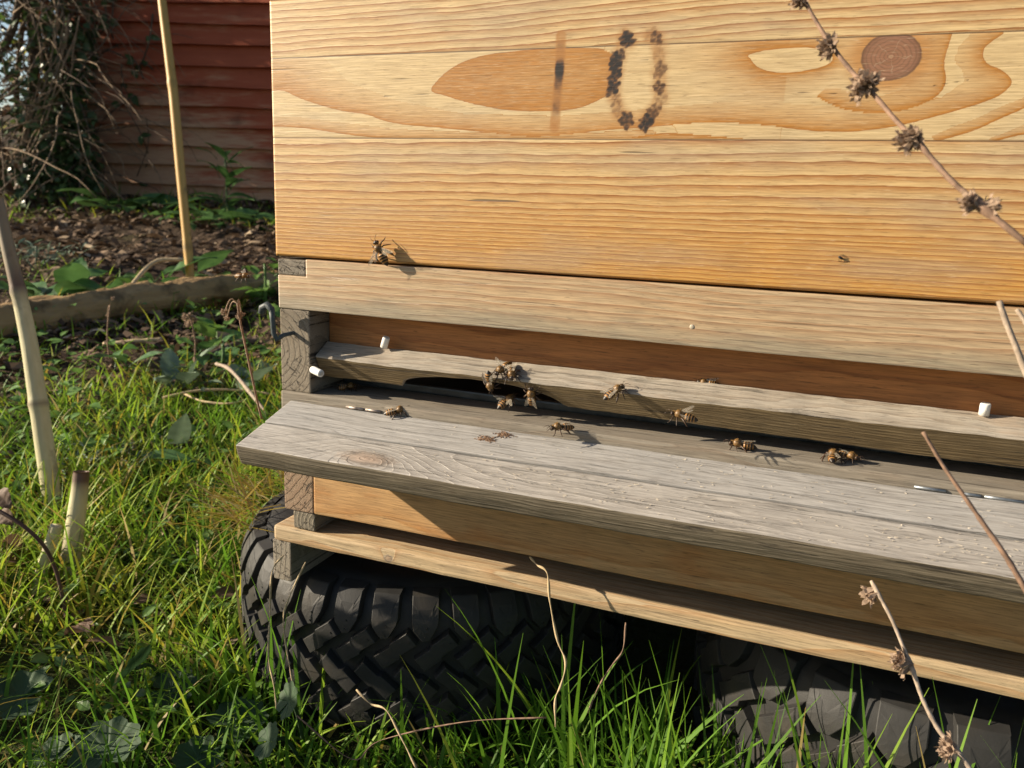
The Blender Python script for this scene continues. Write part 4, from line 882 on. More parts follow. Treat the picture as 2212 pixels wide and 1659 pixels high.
def round_leaf(b, c, up, R, rnd, cup=.25, lobes=9):
    up = Vector(up).normalized(); u = up.orthogonal().normalized(); u = (Matrix.Rotation(rnd.uniform(0, 6.28), 3, up) @ u); v = up.cross(u); V = [Vector(c) - up * cup * R * .3]; A = [1.0]; n = lobes * 6
    for j in range(1, 6):
        for i in range(n + 1):
            a = .16 + (2 * math.pi - .32) * i / n; lob = math.cos(a * lobes + 1.0); fr = j / 5
            r = R * fr * (1 + .07 * lob * fr + .02 * math.sin(a * 31) * fr) * (1 - .35 * math.exp(-(min(a, 2 * math.pi - a) / .4) ** 2))
            V.append(Vector(c) + (u * math.cos(a) + v * math.sin(a)) * r + up * (cup * R * (fr ** 1.6 - .3) + .022 * R * fr * math.cos(a * lobes) + .012 * R * math.sin(a * 13 + fr * 9) * fr + .07 * R * math.sin(a * 2 + 1) * fr)); A.append(.75 if abs(lob) > .93 and lob < 0 else 0)
    m = n + 1; F = [[0, 1 + i, 2 + i] for i in range(n)] + [[1 + (j - 1) * m + i, 1 + j * m + i, 1 + j * m + i + 1, 1 + (j - 1) * m + i + 1] for j in range(1, 5) for i in range(n)]
    b.add(V, F, A)
rw = random.Random(21)
def small_leaves(name, n, r0, r1, mats, smin, smax, test, hmax, pw=.85, kind='ovate'):
    x, y, r = scatter(n, r0, r1, -62, 40, pw); k = clear(x, y, .01) & test(x, y); b = MB(); z = height(x, y)
    for i in np.nonzero(k)[0]:
        a = rw.uniform(0, 6.28); s_ = rw.uniform(smin, smax); e = rw.uniform(-.1, .8)
        leaf(b, (x[i], y[i], z[i] + rw.uniform(.002, hmax)), (math.cos(a) * math.cos(e), math.sin(a) * math.cos(e), math.sin(e)), (rw.gauss(0, .3), rw.gauss(0, .3), 1), s_, s_ * rw.uniform(.45, .8), kind, rw.uniform(0, .9), .2, 0, 4, 2, 0, rw)
    o = b.build(name, mats, None, True, None, 'vein'); o['kind'] = 'stuff'
small_leaves('ground_cover', 3200, .45, 1.5, WEED_M, .006, .017, lambda x, y: (vnoise(x, y, 8, 30) > .48) & (RNG.uniform(0, 1, len(x)) > soilness(x, y) * .5), .03)
small_leaves('low_weeds', 5200, 1.02, 1.85, NETTLE_M, .010, .028, lambda x, y: (vnoise(x, y, 4.5, 33) > .44) & (RNG.uniform(0, 1, len(x)) < .8), .05)
small_leaves('fallen_leaves', 420, .5, 1.6, DRYL_M, .012, .03, lambda x, y: vnoise(x, y, 5, 40) > .4, .012)
# ---------------------------------------------------------------- litter on the bare bed
x, y, r = scatter(22000, 1.2, 4.6, -44, 4, 1.0); k = RNG.uniform(0, 1, len(x)) < soilness(x, y) * np.where(vnoise(x, y, 4, 55) > .42, 1, .45); x, y, r = x[k], y[k], r[k]; N = len(x); z = height(x, y)
az = RNG.uniform(0, 6.28, N); L_ = RNG.uniform(.008, .045, N) * (.6 + .25 * r); Wd = L_ * RNG.uniform(.08, .5, N); tilt = RNG.normal(0, .3, N); lift = RNG.uniform(0, .012, N)
dx, dy, dz = np.cos(az) * np.cos(tilt), np.sin(az) * np.cos(tilt), np.sin(tilt); sx, sy = -np.sin(az), np.cos(az); V = []
roll = RNG.normal(0, .5, N)
for t, wf, bz in ((0, .5, 0), (.5, 1.0, .12), (1.0, .35, 0)):
    for s_ in (-1, 1):
        V.append(np.stack([x + dx * L_ * (t - .5) + s_ * sx * Wd * wf * .5, y + dy * L_ * (t - .5) + s_ * sy * Wd * wf * .5, z + lift + .003 + dz * L_ * (t - .5) + bz * L_ + s_ * roll * Wd * .4], -1))
V = np.stack(V, 1).reshape(-1, 3); bs = (np.arange(N) * 6)[:, None]; F = np.concatenate([bs + np.array([0, 1, 3, 2]), bs + np.array([2, 3, 5, 4])])
def litter_mat():
    g = G('leaf litter'); c = g.ramp(g.attr('tint'), [(0, (.030, .019, .013)), (.45, (.11, .070, .044)), (.75, (.22, .145, .09)), (.93, (.34, .25, .16)), (1, (.48, .39, .27))]); return g.leafy(c, .8, .2, None, .1)
o = mesh('leaf_litter', V, F, litter_mat(), None, False, {'tint': np.repeat(RNG.beta(2, 2.2, N), 6)}); o['kind'] = 'stuff'
# thin weedy grass on the bed and along the shed
x, y, r = scatter(9000, 1.25, 4.5, -44, 4, 1.0); k = (vnoise(x, y, 2.2, 61) > .5) & (RNG.uniform(0, 1, len(x)) < soilness(x, y)); x, y, r = x[k], y[k], r[k]; N = len(x)
blades('weedy_grass', x, y, height(x, y) - .003, RNG.uniform(.02, .06, N) * (.8 + .2 * r), RNG.uniform(.002, .004, N) * (.5 + .35 * r), np.abs(RNG.normal(.5, .35, N)), np.clip(.5 + RNG.normal(0, .16, N), .1, 1), 4)
# ================================================================ SHED
s0 = ground(196, 428); s1 = ground(590, 446)
sx_ = Vector((s1.x - s0.x, s1.y - s0.y, s1.z - s0.z)).normalized(); su = (GUP - sx_ * GUP.dot(sx_)).normalized(); sn = su.cross(sx_)   # sn: away from us or towards
if sn.dot(Vector(CAM) - s0) < 0: sn = -sn

dist = (s0 - Vector(CAM)).length; BH = 34.6 / F_PX * dist * .985
shed = thing('shed', s0, 'weathered red-brown garden shed of overlapping boards with peeling paint', 'shed')
def shed_mat():
    g = G('shed paint'); x, y, z = g.sep(g.pos())
    u = g.math('ADD', g.math('MULTIPLY', g.math('SUBTRACT', x, s0.x), sx_.x), g.math('MULTIPLY', g.math('SUBTRACT', y, s0.y), sx_.y)); v = g.math('SUBTRACT', z, s0.z)
    p1 = g.noise(g.xyz(g.math('MULTIPLY', u, 3.5), g.math('MULTIPLY', v, 26.0), 0.0), 1.0, 6, .65); p2 = g.noise(g.xyz(g.math('MULTIPLY', u, 1.6), g.math('MULTIPLY', v, 2.6), 3.0), 1.0, 3)
    fib = g.noise(g.xyz(g.math('MULTIPLY', u, 14.0), g.math('MULTIPLY', v, 220.0), 0.0), 1.0, 4, .6)
    wear = g.math('ADD', g.math('ADD', g.math('MULTIPLY', p1, .9), g.math('MULTIPLY', p2, .8)), g.math('ADD', g.math('MULTIPLY', v, -.42), g.math('MULTIPLY', u, -.16)))
    wear = g.math('ADD', wear, g.math('MULTIPLY', fib, .35)); k = g.step(wear, .62, .94)
    c = g.mix(p1, (.27, .058, .030), (.47, .125, .062)); c = g.mix(k, c, g.mix(fib, (.36, .17, .095), (.58, .37, .23)))
    c = g.mix(g.math('MULTIPLY', g.step(v, .30, .0), .0), c, (.1, .08, .05)); dk = g.step(g.noise(g.xyz(g.math('MULTIPLY', u, 5.0), g.math('MULTIPLY', v, 9.0), 9.0), 1.0, 4), .56, .74)
    c = g.mix(g.math('MULTIPLY', dk, .5), c, (.035, .016, .012)); return g.fin(c, .8, .2, g.bump(fib, .5, .003))
SHED_M = shed_mat(); nb = 24; LEN = 3.0; b = MB()
for i in range(nb):
    z0, z1 = i * BH, (i + 1) * BH; nn = 24
    for (za, oa), (zb, ob) in (((z0, .034), (z1 + .012, .004)), ((z0, .002), (z0, .034))):
        V = []
        for k in range(nn + 1):
            u = LEN * k / nn; wv = .0025 * math.sin(u * 5 + i * 2.1) + .0015 * math.sin(u * 13 + i)
            V += [s0 + sx_ * u + su * (za + wv) + sn * oa, s0 + sx_ * u + su * (zb + wv) + sn * ob]
        b.add(V, [[2 * k, 2 * k + 2, 2 * k + 3, 2 * k + 1] for k in range(nn)])
b.add([s0 + sx_ * u + su * h + sn * o for u, h, o in ((0, 0, .01), (0, nb * BH, .01), (0, 0, -1.6), (0, nb * BH, -1.6))], [[0, 1, 3, 2]])
b.add([s0 + sx_ * u + su * h + sn * o for u, h, o in ((LEN, 0, .01), (LEN, nb * BH, .01), (LEN, 0, -1.6), (LEN, nb * BH, -1.6))], [[0, 1, 3, 2]])
b.build('board_wall', SHED_M, shed)
b = MB(); c_ = []
for k in range(2):
    h = (0, nb * BH)[k]; c_ += [s0 + sx_ * a + su * h + sn * o for a, o in ((-.035, .030), (.012, .030), (.012, -.02), (-.035, -.02))]
b.add(c_, [[0, 1, 5, 4], [1, 2, 6, 5], [2, 3, 7, 6], [3, 0, 4, 7], [4, 5, 6, 7]]); b.build('corner_post', SHED_M, shed)
b = MB(); top = s0 + su * nb * BH
b.add([top + sx_ * a + sn * o + su * h for h in (0, .03) for a, o in ((-.1, .12), (LEN + .1, .12), (LEN + .1, -1.7), (-.1, -1.7))], [[0, 1, 2, 3], [4, 5, 6, 7], [0, 1, 5, 4], [1, 2, 6, 5], [2, 3, 7, 6], [3, 0, 4, 7]])
b.build('roof', plain('roof felt', (.03, .03, .032), .9), shed)
# ================================================================ CREEPER ON THE SHED
def onshed(px, py, o=.04): return onplane(px, py, s0 + sn * o, sn)
TWIG_M = plain('twig', (.11, .078, .055), .8, .2, .4, 60); TWIGL_M = plain('pale twig', (.24, .17, .11), .8, .2, .35, 60)
rc = random.Random(77)
cr = thing('creeper', onshed(205, 400), 'thin bare creeper with few small leaves climbing the left end of the shed', 'creeper'); b = MB(); lf = MB()
for pix in ([(330, 30), (322, 90), (300, 145), (262, 170), (272, 230), (300, 280), (320, 340), (300, 390)], [(225, 0), (232, 40), (246, 85), (266, 120), (262, 150), (270, 190), (285, 215), (312, 245), (320, 310), (296, 380)], [(188, 60), (196, 120), (205, 180), (196, 250), (218, 320), (225, 380), (205, 430)],
            [(262, 120), (230, 110), (205, 140), (200, 200)], [(310, 170), (290, 130), (262, 122)], [(165, 10), (175, 120), (190, 250), (205, 400)], [(245, 0), (240, 45), (215, 75)], [(290, 205), (250, 235), (220, 265), (200, 320)], [(330, 150), (318, 140), (300, 138)], [(190, 30), (205, 45), (198, 90), (212, 130), (204, 170)]):
    P = [onshed(px, py, .035 + .03 * math.sin(i * 1.7)) for i, (px, py) in enumerate(pix)]; cp = curve_pts(P, 5); b.tube(cp, [.0042 - .0022 * i / len(cp) for i in range(len(cp))], 5)
    for p in cp:
        if rc.random() < .14:
            for _ in range(rc.randint(1, 3)):
                a = rc.uniform(0, 6.28); leaf(lf, p, sx_ * math.cos(a) + su * math.sin(a) * .8 + sn * .3, sn, rc.uniform(.03, .055), rc.uniform(.022, .035), 'ovate', .5, .2, 0, 5, 2, 0, rc)
b.build('stem', TWIG_M, cr, True); lf.build('leaves', IVY_M, cr, True, None, 'vein')
# ================================================================ HEDGE beside the shed
hd = thing('hedge', ground(60, 440), 'tangled dark hedge of ivy, yellowing leaves and bare twigs left of the shed', 'hedge')
b = MB(); bt = MB(); lv = [MB(), MB(), MB(), MB()]; rh = random.Random(5)
hb0 = ground(185, 435); hb1 = ground(-190, 440); hdir = (hb1 - hb0); hl = hdir.length; hdir.normalize(); hn = Vector((hdir.y, -hdir.x, 0)).normalized()
if hn.dot(Vector(CAM) - hb0) < 0: hn = -hn
for i in range(30):   # woody stems
    u = rh.uniform(.02, 1) * hl; p = hb0 + hdir * u + hn * rh.uniform(-.45, .15); p.z = float(height(p.x, p.y)) - .02; pts = [p.copy()]; d = Vector((rh.gauss(0, .2), rh.gauss(0, .2), 1))
    for k in range(9): d = (d + Vector((rh.gauss(0, .22), rh.gauss(0, .22), .15))).normalized(); p = p + d * .22; pts.append(p.copy())
    r0 = rh.uniform(.008, .028); b.tube(curve_pts(pts, 3), [r0 * (1 - .75 * k / 27) for k in range(len(pts) * 3 - 2)], 6)
for i in range(620):  # twigs, many arching over to the left and down
    u = rh.uniform(-.05, .62) * hl * (1 if rh.random() < .6 else .5); p = hb0 + hdir * u + hn * rh.uniform(-.15, .35); p.z = float(height(p.x, p.y)) + rh.uniform(.05, 1.9); pts = [p.copy()]; d = Vector((rh.gauss(0, 1), rh.gauss(0, .6), rh.gauss(.2, .7))).normalized(); st_ = rh.uniform(.05, .13)
    for k in range(6): d = (d + Vector((rh.gauss(0, .3), rh.gauss(0, .3), -.16))).normalized(); p = p + d * st_; pts.append(p.copy())
    q = curve_pts(pts, 2); r0 = rh.uniform(.0016, .0042); (bt if rh.random() < .5 else b).tube(q, [r0 * (1 - .7 * k / len(q)) for k in range(len(q))], 4)
for i in range(9):    # the pale hanging bunch of dead stems
    x0 = rh.uniform(120, 175); pts = [onplane(x0 + rh.uniform(-5, 5), 30 + rh.uniform(-20, 60), s0 + sn * .35, sn)]
    for k in range(1, 7): t = k / 6; pts.append(onplane(x0 - 135 * t ** 1.3 * rh.uniform(.75, 1.1) + rh.gauss(0, 5), 60 + 290 * t + rh.gauss(0, 8), s0 + sn * (.35 + .1 * t), sn))
    q = curve_pts(pts, 4); bt.tube(q, [.0034 * (1 - .5 * k / len(q)) for k in range(len(q))], 5)
for i in range(4200):
    u = rh.uniform(-.03, 1) ** 1 * hl; hh = rh.uniform(0, 2.6) ** 1; off = rh.uniform(-.9, .05)
    p = hb0 + hdir * u + hn * off; cl = float(vnoise(p.x * 1.0 + p.z, hh + p.y * .3, 3.3, 12)); 
    if cl < .40 and rh.random() < .85: continue
    if hh > 1.25 and rh.random() < (hh - 1.25) * .75: continue
    p.z = float(height(p.x, p.y)) + hh; a = rh.uniform(0, 6.28); s_ = rh.uniform(.022, .058)
    kk = 0 if rh.random() < .36 else (3 if rh.random() < .6 else (1 if rh.random() < .6 else 2))
    leaf(lv[kk], p, (math.cos(a), math.sin(a), rh.gauss(-.2, .5)), (rh.gauss(0, .7), rh.gauss(0, .7), 1), s_, s_ * rh.uniform(.5, .85), 'ovate', .5, .2, 0, 3, 2, 0, rh)
for i in range(2600):   # dark lower ivy and edge against the shed
    u = rh.uniform(-.10, .5) * hl * rh.uniform(.3, 1); hh = rh.betavariate(1.1, 2.6) * 1.2; p = hb0 + hdir * u + hn * rh.uniform(-.2, .3); p.z = float(height(p.x, p.y)) + hh; a = rh.uniform(0, 6.28); s_ = rh.uniform(.02, .05)
    leaf(lv[0], p, (math.cos(a), math.sin(a), rh.gauss(-.3, .4)), (rh.gauss(0, .5), rh.gauss(-.6, .5), .7), s_, s_ * .85, 'ovate', .5, .2, 0, 3, 2, 0, rh)
b.build('stems', TWIG_M, hd, True); bt.build('dead_twigs', TWIGL_M, hd, True)
for q, mt in zip(lv, (IVY_M, WEED_M, YELL_M, DRYL_M)): q.build('foliage', mt, hd, True, None, 'vein')
# ================================================================ LOG, CANE, STALKS
def bark_mat():
    g = G('bare log'); p = g.pos(); x, y, z = g.sep(p)
    ax = G3(560, 632) - G3(-40, 752); L_ = ax.length; ax.normalize(); u = g.math('ADD', g.math('MULTIPLY', x, ax.x), g.math('MULTIPLY', y, ax.y)); v = g.math('SUBTRACT', g.math('MULTIPLY', x, ax.y), g.math('MULTIPLY', y, ax.x))
    n = g.noise(g.xyz(g.math('MULTIPLY', u, 6.0), g.math('MULTIPLY', v, 60.0), g.math('MULTIPLY', z, 60.0)), 1.0, 5, .65); m = g.noise(p, 16, 4, .6)
    c = g.mix(n, (.17, .100, .045), (.46, .31, .15)); c = g.mix(g.math('MULTIPLY', g.step(m, .5, .7), .75), c, (.07, .045, .024))
    return g.fin(c, .85, .2, g.bump(g.math('ADD', n, m), .8, .008))
l0, l1 = G3(-70, 760), G3(610, 640); b = MB(); P = []; R_ = []; rl = random.Random(4)
for i in range(60):
    t = i / 59; p = l0.lerp(l1, t); p.z += .026 + .006 * math.sin(t * 4) + .002 * math.sin(t * 19); P.append(p + Vector((0, 0.004 * math.sin(t * 6), 0))); R_.append((.037 - .010 * t) * (1 + .05 * math.sin(t * 13) + .035 * math.sin(t * 41 + 1)))
b.tube(P, R_, 22)
for k, v in enumerate(b.v): q = .0035 * math.sin(k % 22 * 2.4 + (k // 22) * .21) + .0025 * math.sin(k % 22 * 5 + (k // 22) * .5); q += .0028 * math.sin(k * 12.9898) * math.sin(k * 3.77); b.v[k] = (v[0] + q * .5, v[1] + q, v[2] + q)
tag(b.build('log', bark_mat(), None, True, l0.lerp(l1, .5)), 'long peeled brown log lying across the garden behind the lawn', 'log')
tl = RNG.uniform(0, 1, 520); gxl = l0.x + (l1.x - l0.x) * tl; gyl = l0.y + (l1.y - l0.y) * tl + RNG.choice([-1, 1, -1], 520) * RNG.uniform(.03, .11, 520)
blades('log_side_grass', gxl, gyl, height(gxl, gyl) - .003, RNG.uniform(.025, .075, 520), RNG.uniform(.002, .0045, 520), np.abs(RNG.normal(.45, .3, 520)), np.clip(RNG.normal(.5, .16, 520), .1, 1), 5)
def cane_mat(name, c1, c2, dark):
    g = G(name); x, y, z = g.sep(g.pos()); n = g.noise(g.xyz(g.math('MULTIPLY', x, 150.0), g.math('MULTIPLY', y, 150.0), g.math('MULTIPLY', z, 9.0)), 1.0, 4); m = g.noise(g.pos(), 30, 4)
    c = g.mix(n, c1, c2); c = g.mix(g.math('MULTIPLY', g.step(m, .58, .72), .55), c, dark); c = g.mix(g.attr('mark'), c, dark); return g.fin(c, .5, .35, g.bump(n, .3, .001))
def stalk(name, pts, rads, nodes, mt, label, cat, hollow=False, marks=None, group=None):
    cp = curve_pts(pts, 10); n = len(cp); R_ = []; A = []
    for i, p in enumerate(cp):
        t = i / (n - 1); r = float(np.interp(t, np.linspace(0, 1, len(rads)), rads)); a = float(np.interp(t, *zip(*marks))) if marks else 0
        for q in nodes:
            dd = abs(t - q); r *= 1 + .14 * math.exp(-(dd / .012) ** 2); a = max(a, .6 * math.exp(-((t - q) / .008) ** 2))
        R_.append(r); A.append(a)
    b = MB(); b.tube(cp, R_, 14, 0.0, not hollow); b.a = [A[i // 14] for i in range(len(b.v))]
    if hollow: b2 = MB(); b2.tube(cp[:8], [r * .72 for r in R_[:8]], 14, 1.0, False); b.add(b2.v, b2.f, 1.0); m = len(b2.v); nn = n * 14; b.add([], [[k, (k + 1) % 14, nn + (k + 1) % 14, nn + k] for k in range(0)]); b.f += [[k, (k + 1) % 14, nn + (k + 1) % 14, nn + k] for k in range(14)]
    o = b.build(name, mt, None, True, cp[-1], 'mark'); return tag(o, label, cat, group)
BAM = cane_mat('bamboo', (.38, .22, .055), (.50, .30, .085), (.10, .065, .025)); PALE = cane_mat('pale stalk', (.36, .32, .18), (.60, .55, .36), (.10, .055, .04))
base = G3(412, 634, -.03); d_ = (base - Vector(CAM)).dot(Vector(ROT[2]))
pl_n = Vector(ROT[2]); pf = lambda px, py: onplane(px, py, base, -pl_n)
stalk('bamboo_cane', [pf(338, -120), pf(350, 0), pf(366, 130), pf(376, 215), pf(390, 370), pf(407, 550), pf(413, 640)], [px_ / F_PX * d_ * .5 for px_ in (17, 18, 19.5, 20, 18.5, 17)], (.04, .4405, .82), BAM, 'tall yellow bamboo cane stuck in the ground behind the log', 'bamboo cane')
base = G3(118, 1100, -.01); d_ = (base - Vector(CAM)).dot(Vector(ROT[2])); pf2 = lambda px, py: onplane(px, py, base + Vector((0, 0, 0)), -pl_n)
stalk('cut_stalk', [pf2(-6, 425), pf2(14, 520), pf2(40, 630), pf2(62, 735), pf2(80, 850), pf2(96, 960), pf2(110, 1060), pf2(117, 1110)], [q / F_PX * d_ * .5 for q in (24, 27, 31, 34, 37, 39, 38, 32)], (.285, .60), PALE, 'tall pale hollow stalk leaning from the left edge with a browned upper end', 'plant stalk', True, [(0, .75), (.2, .7), (.275, .95), (.30, .35), (.33, 0), (1, 0)], 'cut pale stalks in the lawn')
base = G3(150, 1235, -.01); d_ = (base - Vector(CAM)).dot(Vector(ROT[2])); pf3 = lambda px, py: onplane(px, py, base, -pl_n)
stalk('cut_stalk', [pf3(176, 1018), pf3(172, 1060), pf3(163, 1130), pf3(152, 1220), pf3(140, 1300)], [q / F_PX * d_ * .5 for q in (32, 34, 38, 42, 42)], (), PALE, 'short thick stalk stump with a blackened broken top in the lawn', 'plant stalk', True, [(0, 1), (.13, .95), (.22, .35), (.34, 0), (1, 0)], 'cut pale stalks in the lawn')
base = G3(90, 1270, .0); d_ = (base - Vector(CAM)).dot(Vector(ROT[2])); pf4 = lambda px, py: onplane(px, py, base, -pl_n)
stalk('cut_stalk', [pf4(122, 1135), pf4(108, 1180), pf4(92, 1230), pf4(72, 1300)], [q / F_PX * d_ * .5 for q in (24, 26, 26, 20)], (), PALE, 'thin pale stalk piece leaning low behind the blackened stump', 'plant stalk', False, [(0, .2), (.2, 0), (1, 0)], 'cut pale stalks in the lawn')
# bramble bush whose runners and brown leaves reach in from the left edge and shade the lawn
BRAM = plain('bramble stem', (.06, .03, .022), .6); bq = G3(0, 1300); bth = thing('bramble', Vector((-.52, -.24, float(height(-.52, -.24)))), 'dark bramble with thin runners and dull brown leaves reaching in at the left edge', 'bramble'); rb = random.Random(31); lb = MB(); lb2 = MB()
for pix in [[(-90, 1060), (0, 1105), (55, 1140), (95, 1180), (120, 1230), (135, 1290), (150, 1370)], [(-110, 900), (-10, 880), (40, 885), (78, 898), (100, 905)], [(-100, 1120), (0, 1140), (40, 1165), (80, 1180)]]:
    q0 = G3(*pix[-1]); P = [onplane(px, py, q0 + Vector((0, 0, .03 * math.sin(i))), -pl_n) for i, (px, py) in enumerate(pix)]; b = MB(); b.tube(curve_pts(P, 6), .0016, 6); b.build('runner', BRAM, bth, True)
for i in range(14):
    p = Vector((-.66 + rb.gauss(0, .12), -.36 + rb.gauss(0, .06), 0)); p.z = float(height(p.x, p.y)); d = Vector((rb.gauss(0, .5), rb.gauss(0, .4), 1.3)); pts = [p.copy()]
    for k in range(7): d = (d.normalized() + Vector((rb.gauss(0, .25), rb.gauss(0, .25), -.10))).normalized(); p = p + d * .055; pts.append(p.copy())
    b = MB(); cp = curve_pts(pts, 3); b.tube(cp, [.0026 - .0016 * k / len(cp) for k in range(len(cp))], 5); b.build('runner', BRAM, bth, True)
    for c in cp[4:]:
        for _ in range(2):
            a = rb.uniform(0, 6.28); s_ = rb.uniform(.025, .05); leaf(lb if rb.random() < .6 else lb2, c + Vector((rb.gauss(-.02, .02), rb.gauss(-.02, .02), rb.gauss(0, .01))), (math.cos(a), math.sin(a), rb.gauss(-.1, .4)), (rb.gauss(0, .4), rb.gauss(0, .4), 1), s_, s_ * .7, 'ovate', .5, .2, .06, 8, 4, .03, rb)
for px, py, L_ in ((2, 1172, .030), (12, 1215, .034), (-2, 1250, .034), (22, 1240, .025), (4, 1100, .022), (-4, 1060, .024), (6, 1195, .03)):
    c = pf3(px, py) + Vector((0, 0, 0)); a = rb.uniform(0, 6.28); leaf(lb, c, (math.cos(a), math.sin(a), -.3), (rb.gauss(0, .4), -.5, .8), L_, L_ * .75, 'ovate', .8, .25, .06, 8, 4, .05, rb)
lb.build('brown_leaves', DRYL_M, bth, True, None, 'vein'); lb2.build('green_leaves', IVY_M, bth, True, None, 'vein')
# ---------------------------------------------------------------- sticks lying about
def stick(pix, h, r, label, mat, name='stick'):
    P = [G3(px, py, hh) for (px, py), hh in zip(pix, h)]; b = MB(); cp = curve_pts(P, 5); b.tube(cp, [r * (1 + .12 * math.sin(i * 1.3)) for i in range(len(cp))], 7)
    return tag(b.build(name, mat, None, True, cp[0]), label, 'stick', 'sticks lying in the garden')
stick([(578, 925), (545, 900), (500, 865), (470, 852)], (.02, .035, .045, .05), .0030, 'thick bare stick poking out beside the landing board', stem_gr)
stick([(352, 893), (430, 885), (520, 880), (600, 884)], (.02, .028, .025, .02), .0020, 'long straight straw-coloured stick lying on the lawn', stem_st)
stick([(400, 880), (440, 895), (500, 905), (540, 890)], (.02, .02, .025, .02), .0016, 'thin curved stick just under the long straight one', stem_st)
stick([(225, 762), (280, 764), (320, 763), (352, 762)], (.012, .012, .012, .012), .0042, 'pale straight stick lying in front of the log', stem_st)
stick([(425, 800), (470, 780), (520, 765), (560, 760)], (.015, .02, .02, .02), .0070, 'short dark branch lying between the nettles', TWIG_M)
stick([(280, 690), (310, 675), (345, 660), (400, 658)], (.05, .08, .10, .11), .0045, 'pale stem leaning over the dock leaves behind the log', stem_st)
# dead umbel beside the hive
def umbel(pix, dep, label, rays, rad_, hl):
    P = [on(px, py, 1, dep) for px, py in pix]; cp = curve_pts(P, 6); th = thing('dead_flower', cp[-1], label, 'dead stem', 'dead flower stems in the garden'); b = MB(); b.tube(cp, rad_, 6); b.build('stem', stem_br, th, True); b = MB(); rr = random.Random(8)
    for (dx, dy) in rays: 
        e = on(pix[0][0] + dx, pix[0][1] + dy, 1, dep + rr.uniform(-.01, .01)); mid = cp[0].lerp(e, .5) + Vector((0, 0, .006)); b.tube(curve_pts([cp[0], mid, e], 4), [rad_ * .6] * 9, 5)
        for k in range(6): calyx(b, e, (rr.gauss(0, 1), rr.gauss(0, 1), rr.gauss(-.5, .6)), hl, rr)
    b.build('seed_head', calyx_m, th)
umbel([(513, 655), (520, 700), (535, 770), (552, 850), (565, 905)], .06, 'dead brown flower stem with drooping spokes just left of the hive', ((-28, 18), (-22, 30), (8, 20), (4, 26)), .0008, .0028)
umbel([(412, 690), (418, 715), (422, 745), (420, 790)], .55, 'small pale dried flower head standing before the log', ((-8, -6), (8, -4), (0, -10), (-4, 6)), .0012, .007)
umbel([(238, 660), (234, 690), (232, 730), (236, 775)], .55, 'reddish forked dead stem standing before the log', ((6, -16), (-6, 20)), .0013, .003)
# ================================================================ PLANTS
def plant(px, py, label, mt, n, L, Wd, kind='ovate', rise=.4, h0=0.0, spread=.03, ser=0.0, name='broadleaf_plant', stem_h=0.0, grp='leafy plants in the garden', seed=0, wav=.03, droop=.7, fold=.25):
    rp = random.Random(seed + int(px)); q = G3(px, py); th = thing(name, q, label, 'plant', grp); b = MB(); sb = MB()
    if stem_h: sb.tube(curve_pts([q, q + Vector((.004, 0, stem_h * .5)), q + Vector((0, .004, stem_h))], 4), [.0035] * 5 + [.0028] * 4, 6)
    for i in range(n):
        a = i * 2.4 + rp.gauss(0, .3); t = (i + .5) / n; e = rise + rp.gauss(0, .22); d = Vector((math.cos(a) * math.cos(e), math.sin(a) * math.cos(e), math.sin(e)))
        c = q + Vector((rp.gauss(0, spread), rp.gauss(0, spread), h0 + stem_h * t)); l = L * rp.uniform(.7, 1.15) * (1.1 - .45 * t if stem_h else 1)
        pe = c + d * l * .25 + Vector((0, 0, l * .1)); b.tube([c, c.lerp(pe, .5), pe], [.0016, .0013, .0012], 5)
        leaf(b, pe, d, (rp.gauss(0, .25), rp.gauss(0, .25), 1), l, Wd / L * l * rp.uniform(.85, 1.15), kind, droop + rp.gauss(0, .2), fold, ser, 14 if ser else 9, 4, wav, rp)
    if stem_h: sb.build('stem', mt, th, True, None, 'vein')
    b.build('foliage', mt, th, True, None, 'vein'); return th
plant(490, 470, 'upright dark sage-like plant against the foot of the shed', DOCK_M, 16, .16, .055, 'lance', .55, 0, .02, 0, stem_h=.24, seed=1)
plant(470, 492, 'low spreading grey-green plant right below the upright one', DOCK_M, 22, .13, .055, 'lance', .25, 0, .09, seed=2)
plant(540, 480, 'low leafy clump between the shed plant and the hive corner', DOCK_M, 16, .12, .05, 'lance', .3, 0, .07, seed=12)
plant(272, 462, 'broad-leaved plant left of the cane under the shed boards', DOCK_M, 13, .15, .10, 'heart', .3, 0, .10, seed=3)
plant(330, 470, 'small wilted broad-leaved plant behind the cane', DOCK_M, 9, .12, .07, 'heart', .2, 0, .08, seed=4)
plant(120, 668, 'large bright dock with upright leaves behind the left end of the log', DOCK_M, 11, .115, .060, 'ovate', .65, 0, .028, seed=5, wav=.06)
plant(205, 665, 'dock with one broad flat leaf lying over the log', DOCK_M, 6, .12, .070, 'ovate', .3, 0, .03, seed=6, wav=.06)
plant(365, 628, 'dark drooping dock beside the foot of the cane', DOCK_M, 9, .13, .065, 'lance', .3, 0, .04, seed=7, wav=.05)
plant(300, 640, 'pale green plant between the two docks by the log', NETTLE_M, 9, .07, .04, 'ovate', .5, 0, .03, seed=14)
plant(572, 670, 'bright fresh green plant touching the left side of the hive', NETTLE_M, 22, .060, .034, 'ovate', .35, 0.0, .035, .10, 'nettle', stem_h=.10, seed=8)
plant(468, 735, 'pale nettle with one large lit leaf in front of the log', NETTLE_M, 9, .055, .036, 'heart', .5, 0, .03, .09, 'nettle', stem_h=.03, seed=9)
plant(480, 800, 'darker nettle with hanging toothed leaves beside the brown flower stem', DOCK_M, 12, .050, .030, 'heart', .3, 0.0, .035, .10, 'nettle', stem_h=.04, seed=10)
plant(420, 775, 'small cluster of round green leaves in front of the log', NETTLE_M, 14, .034, .024, 'heart', .4, 0, .045, 0, seed=11)
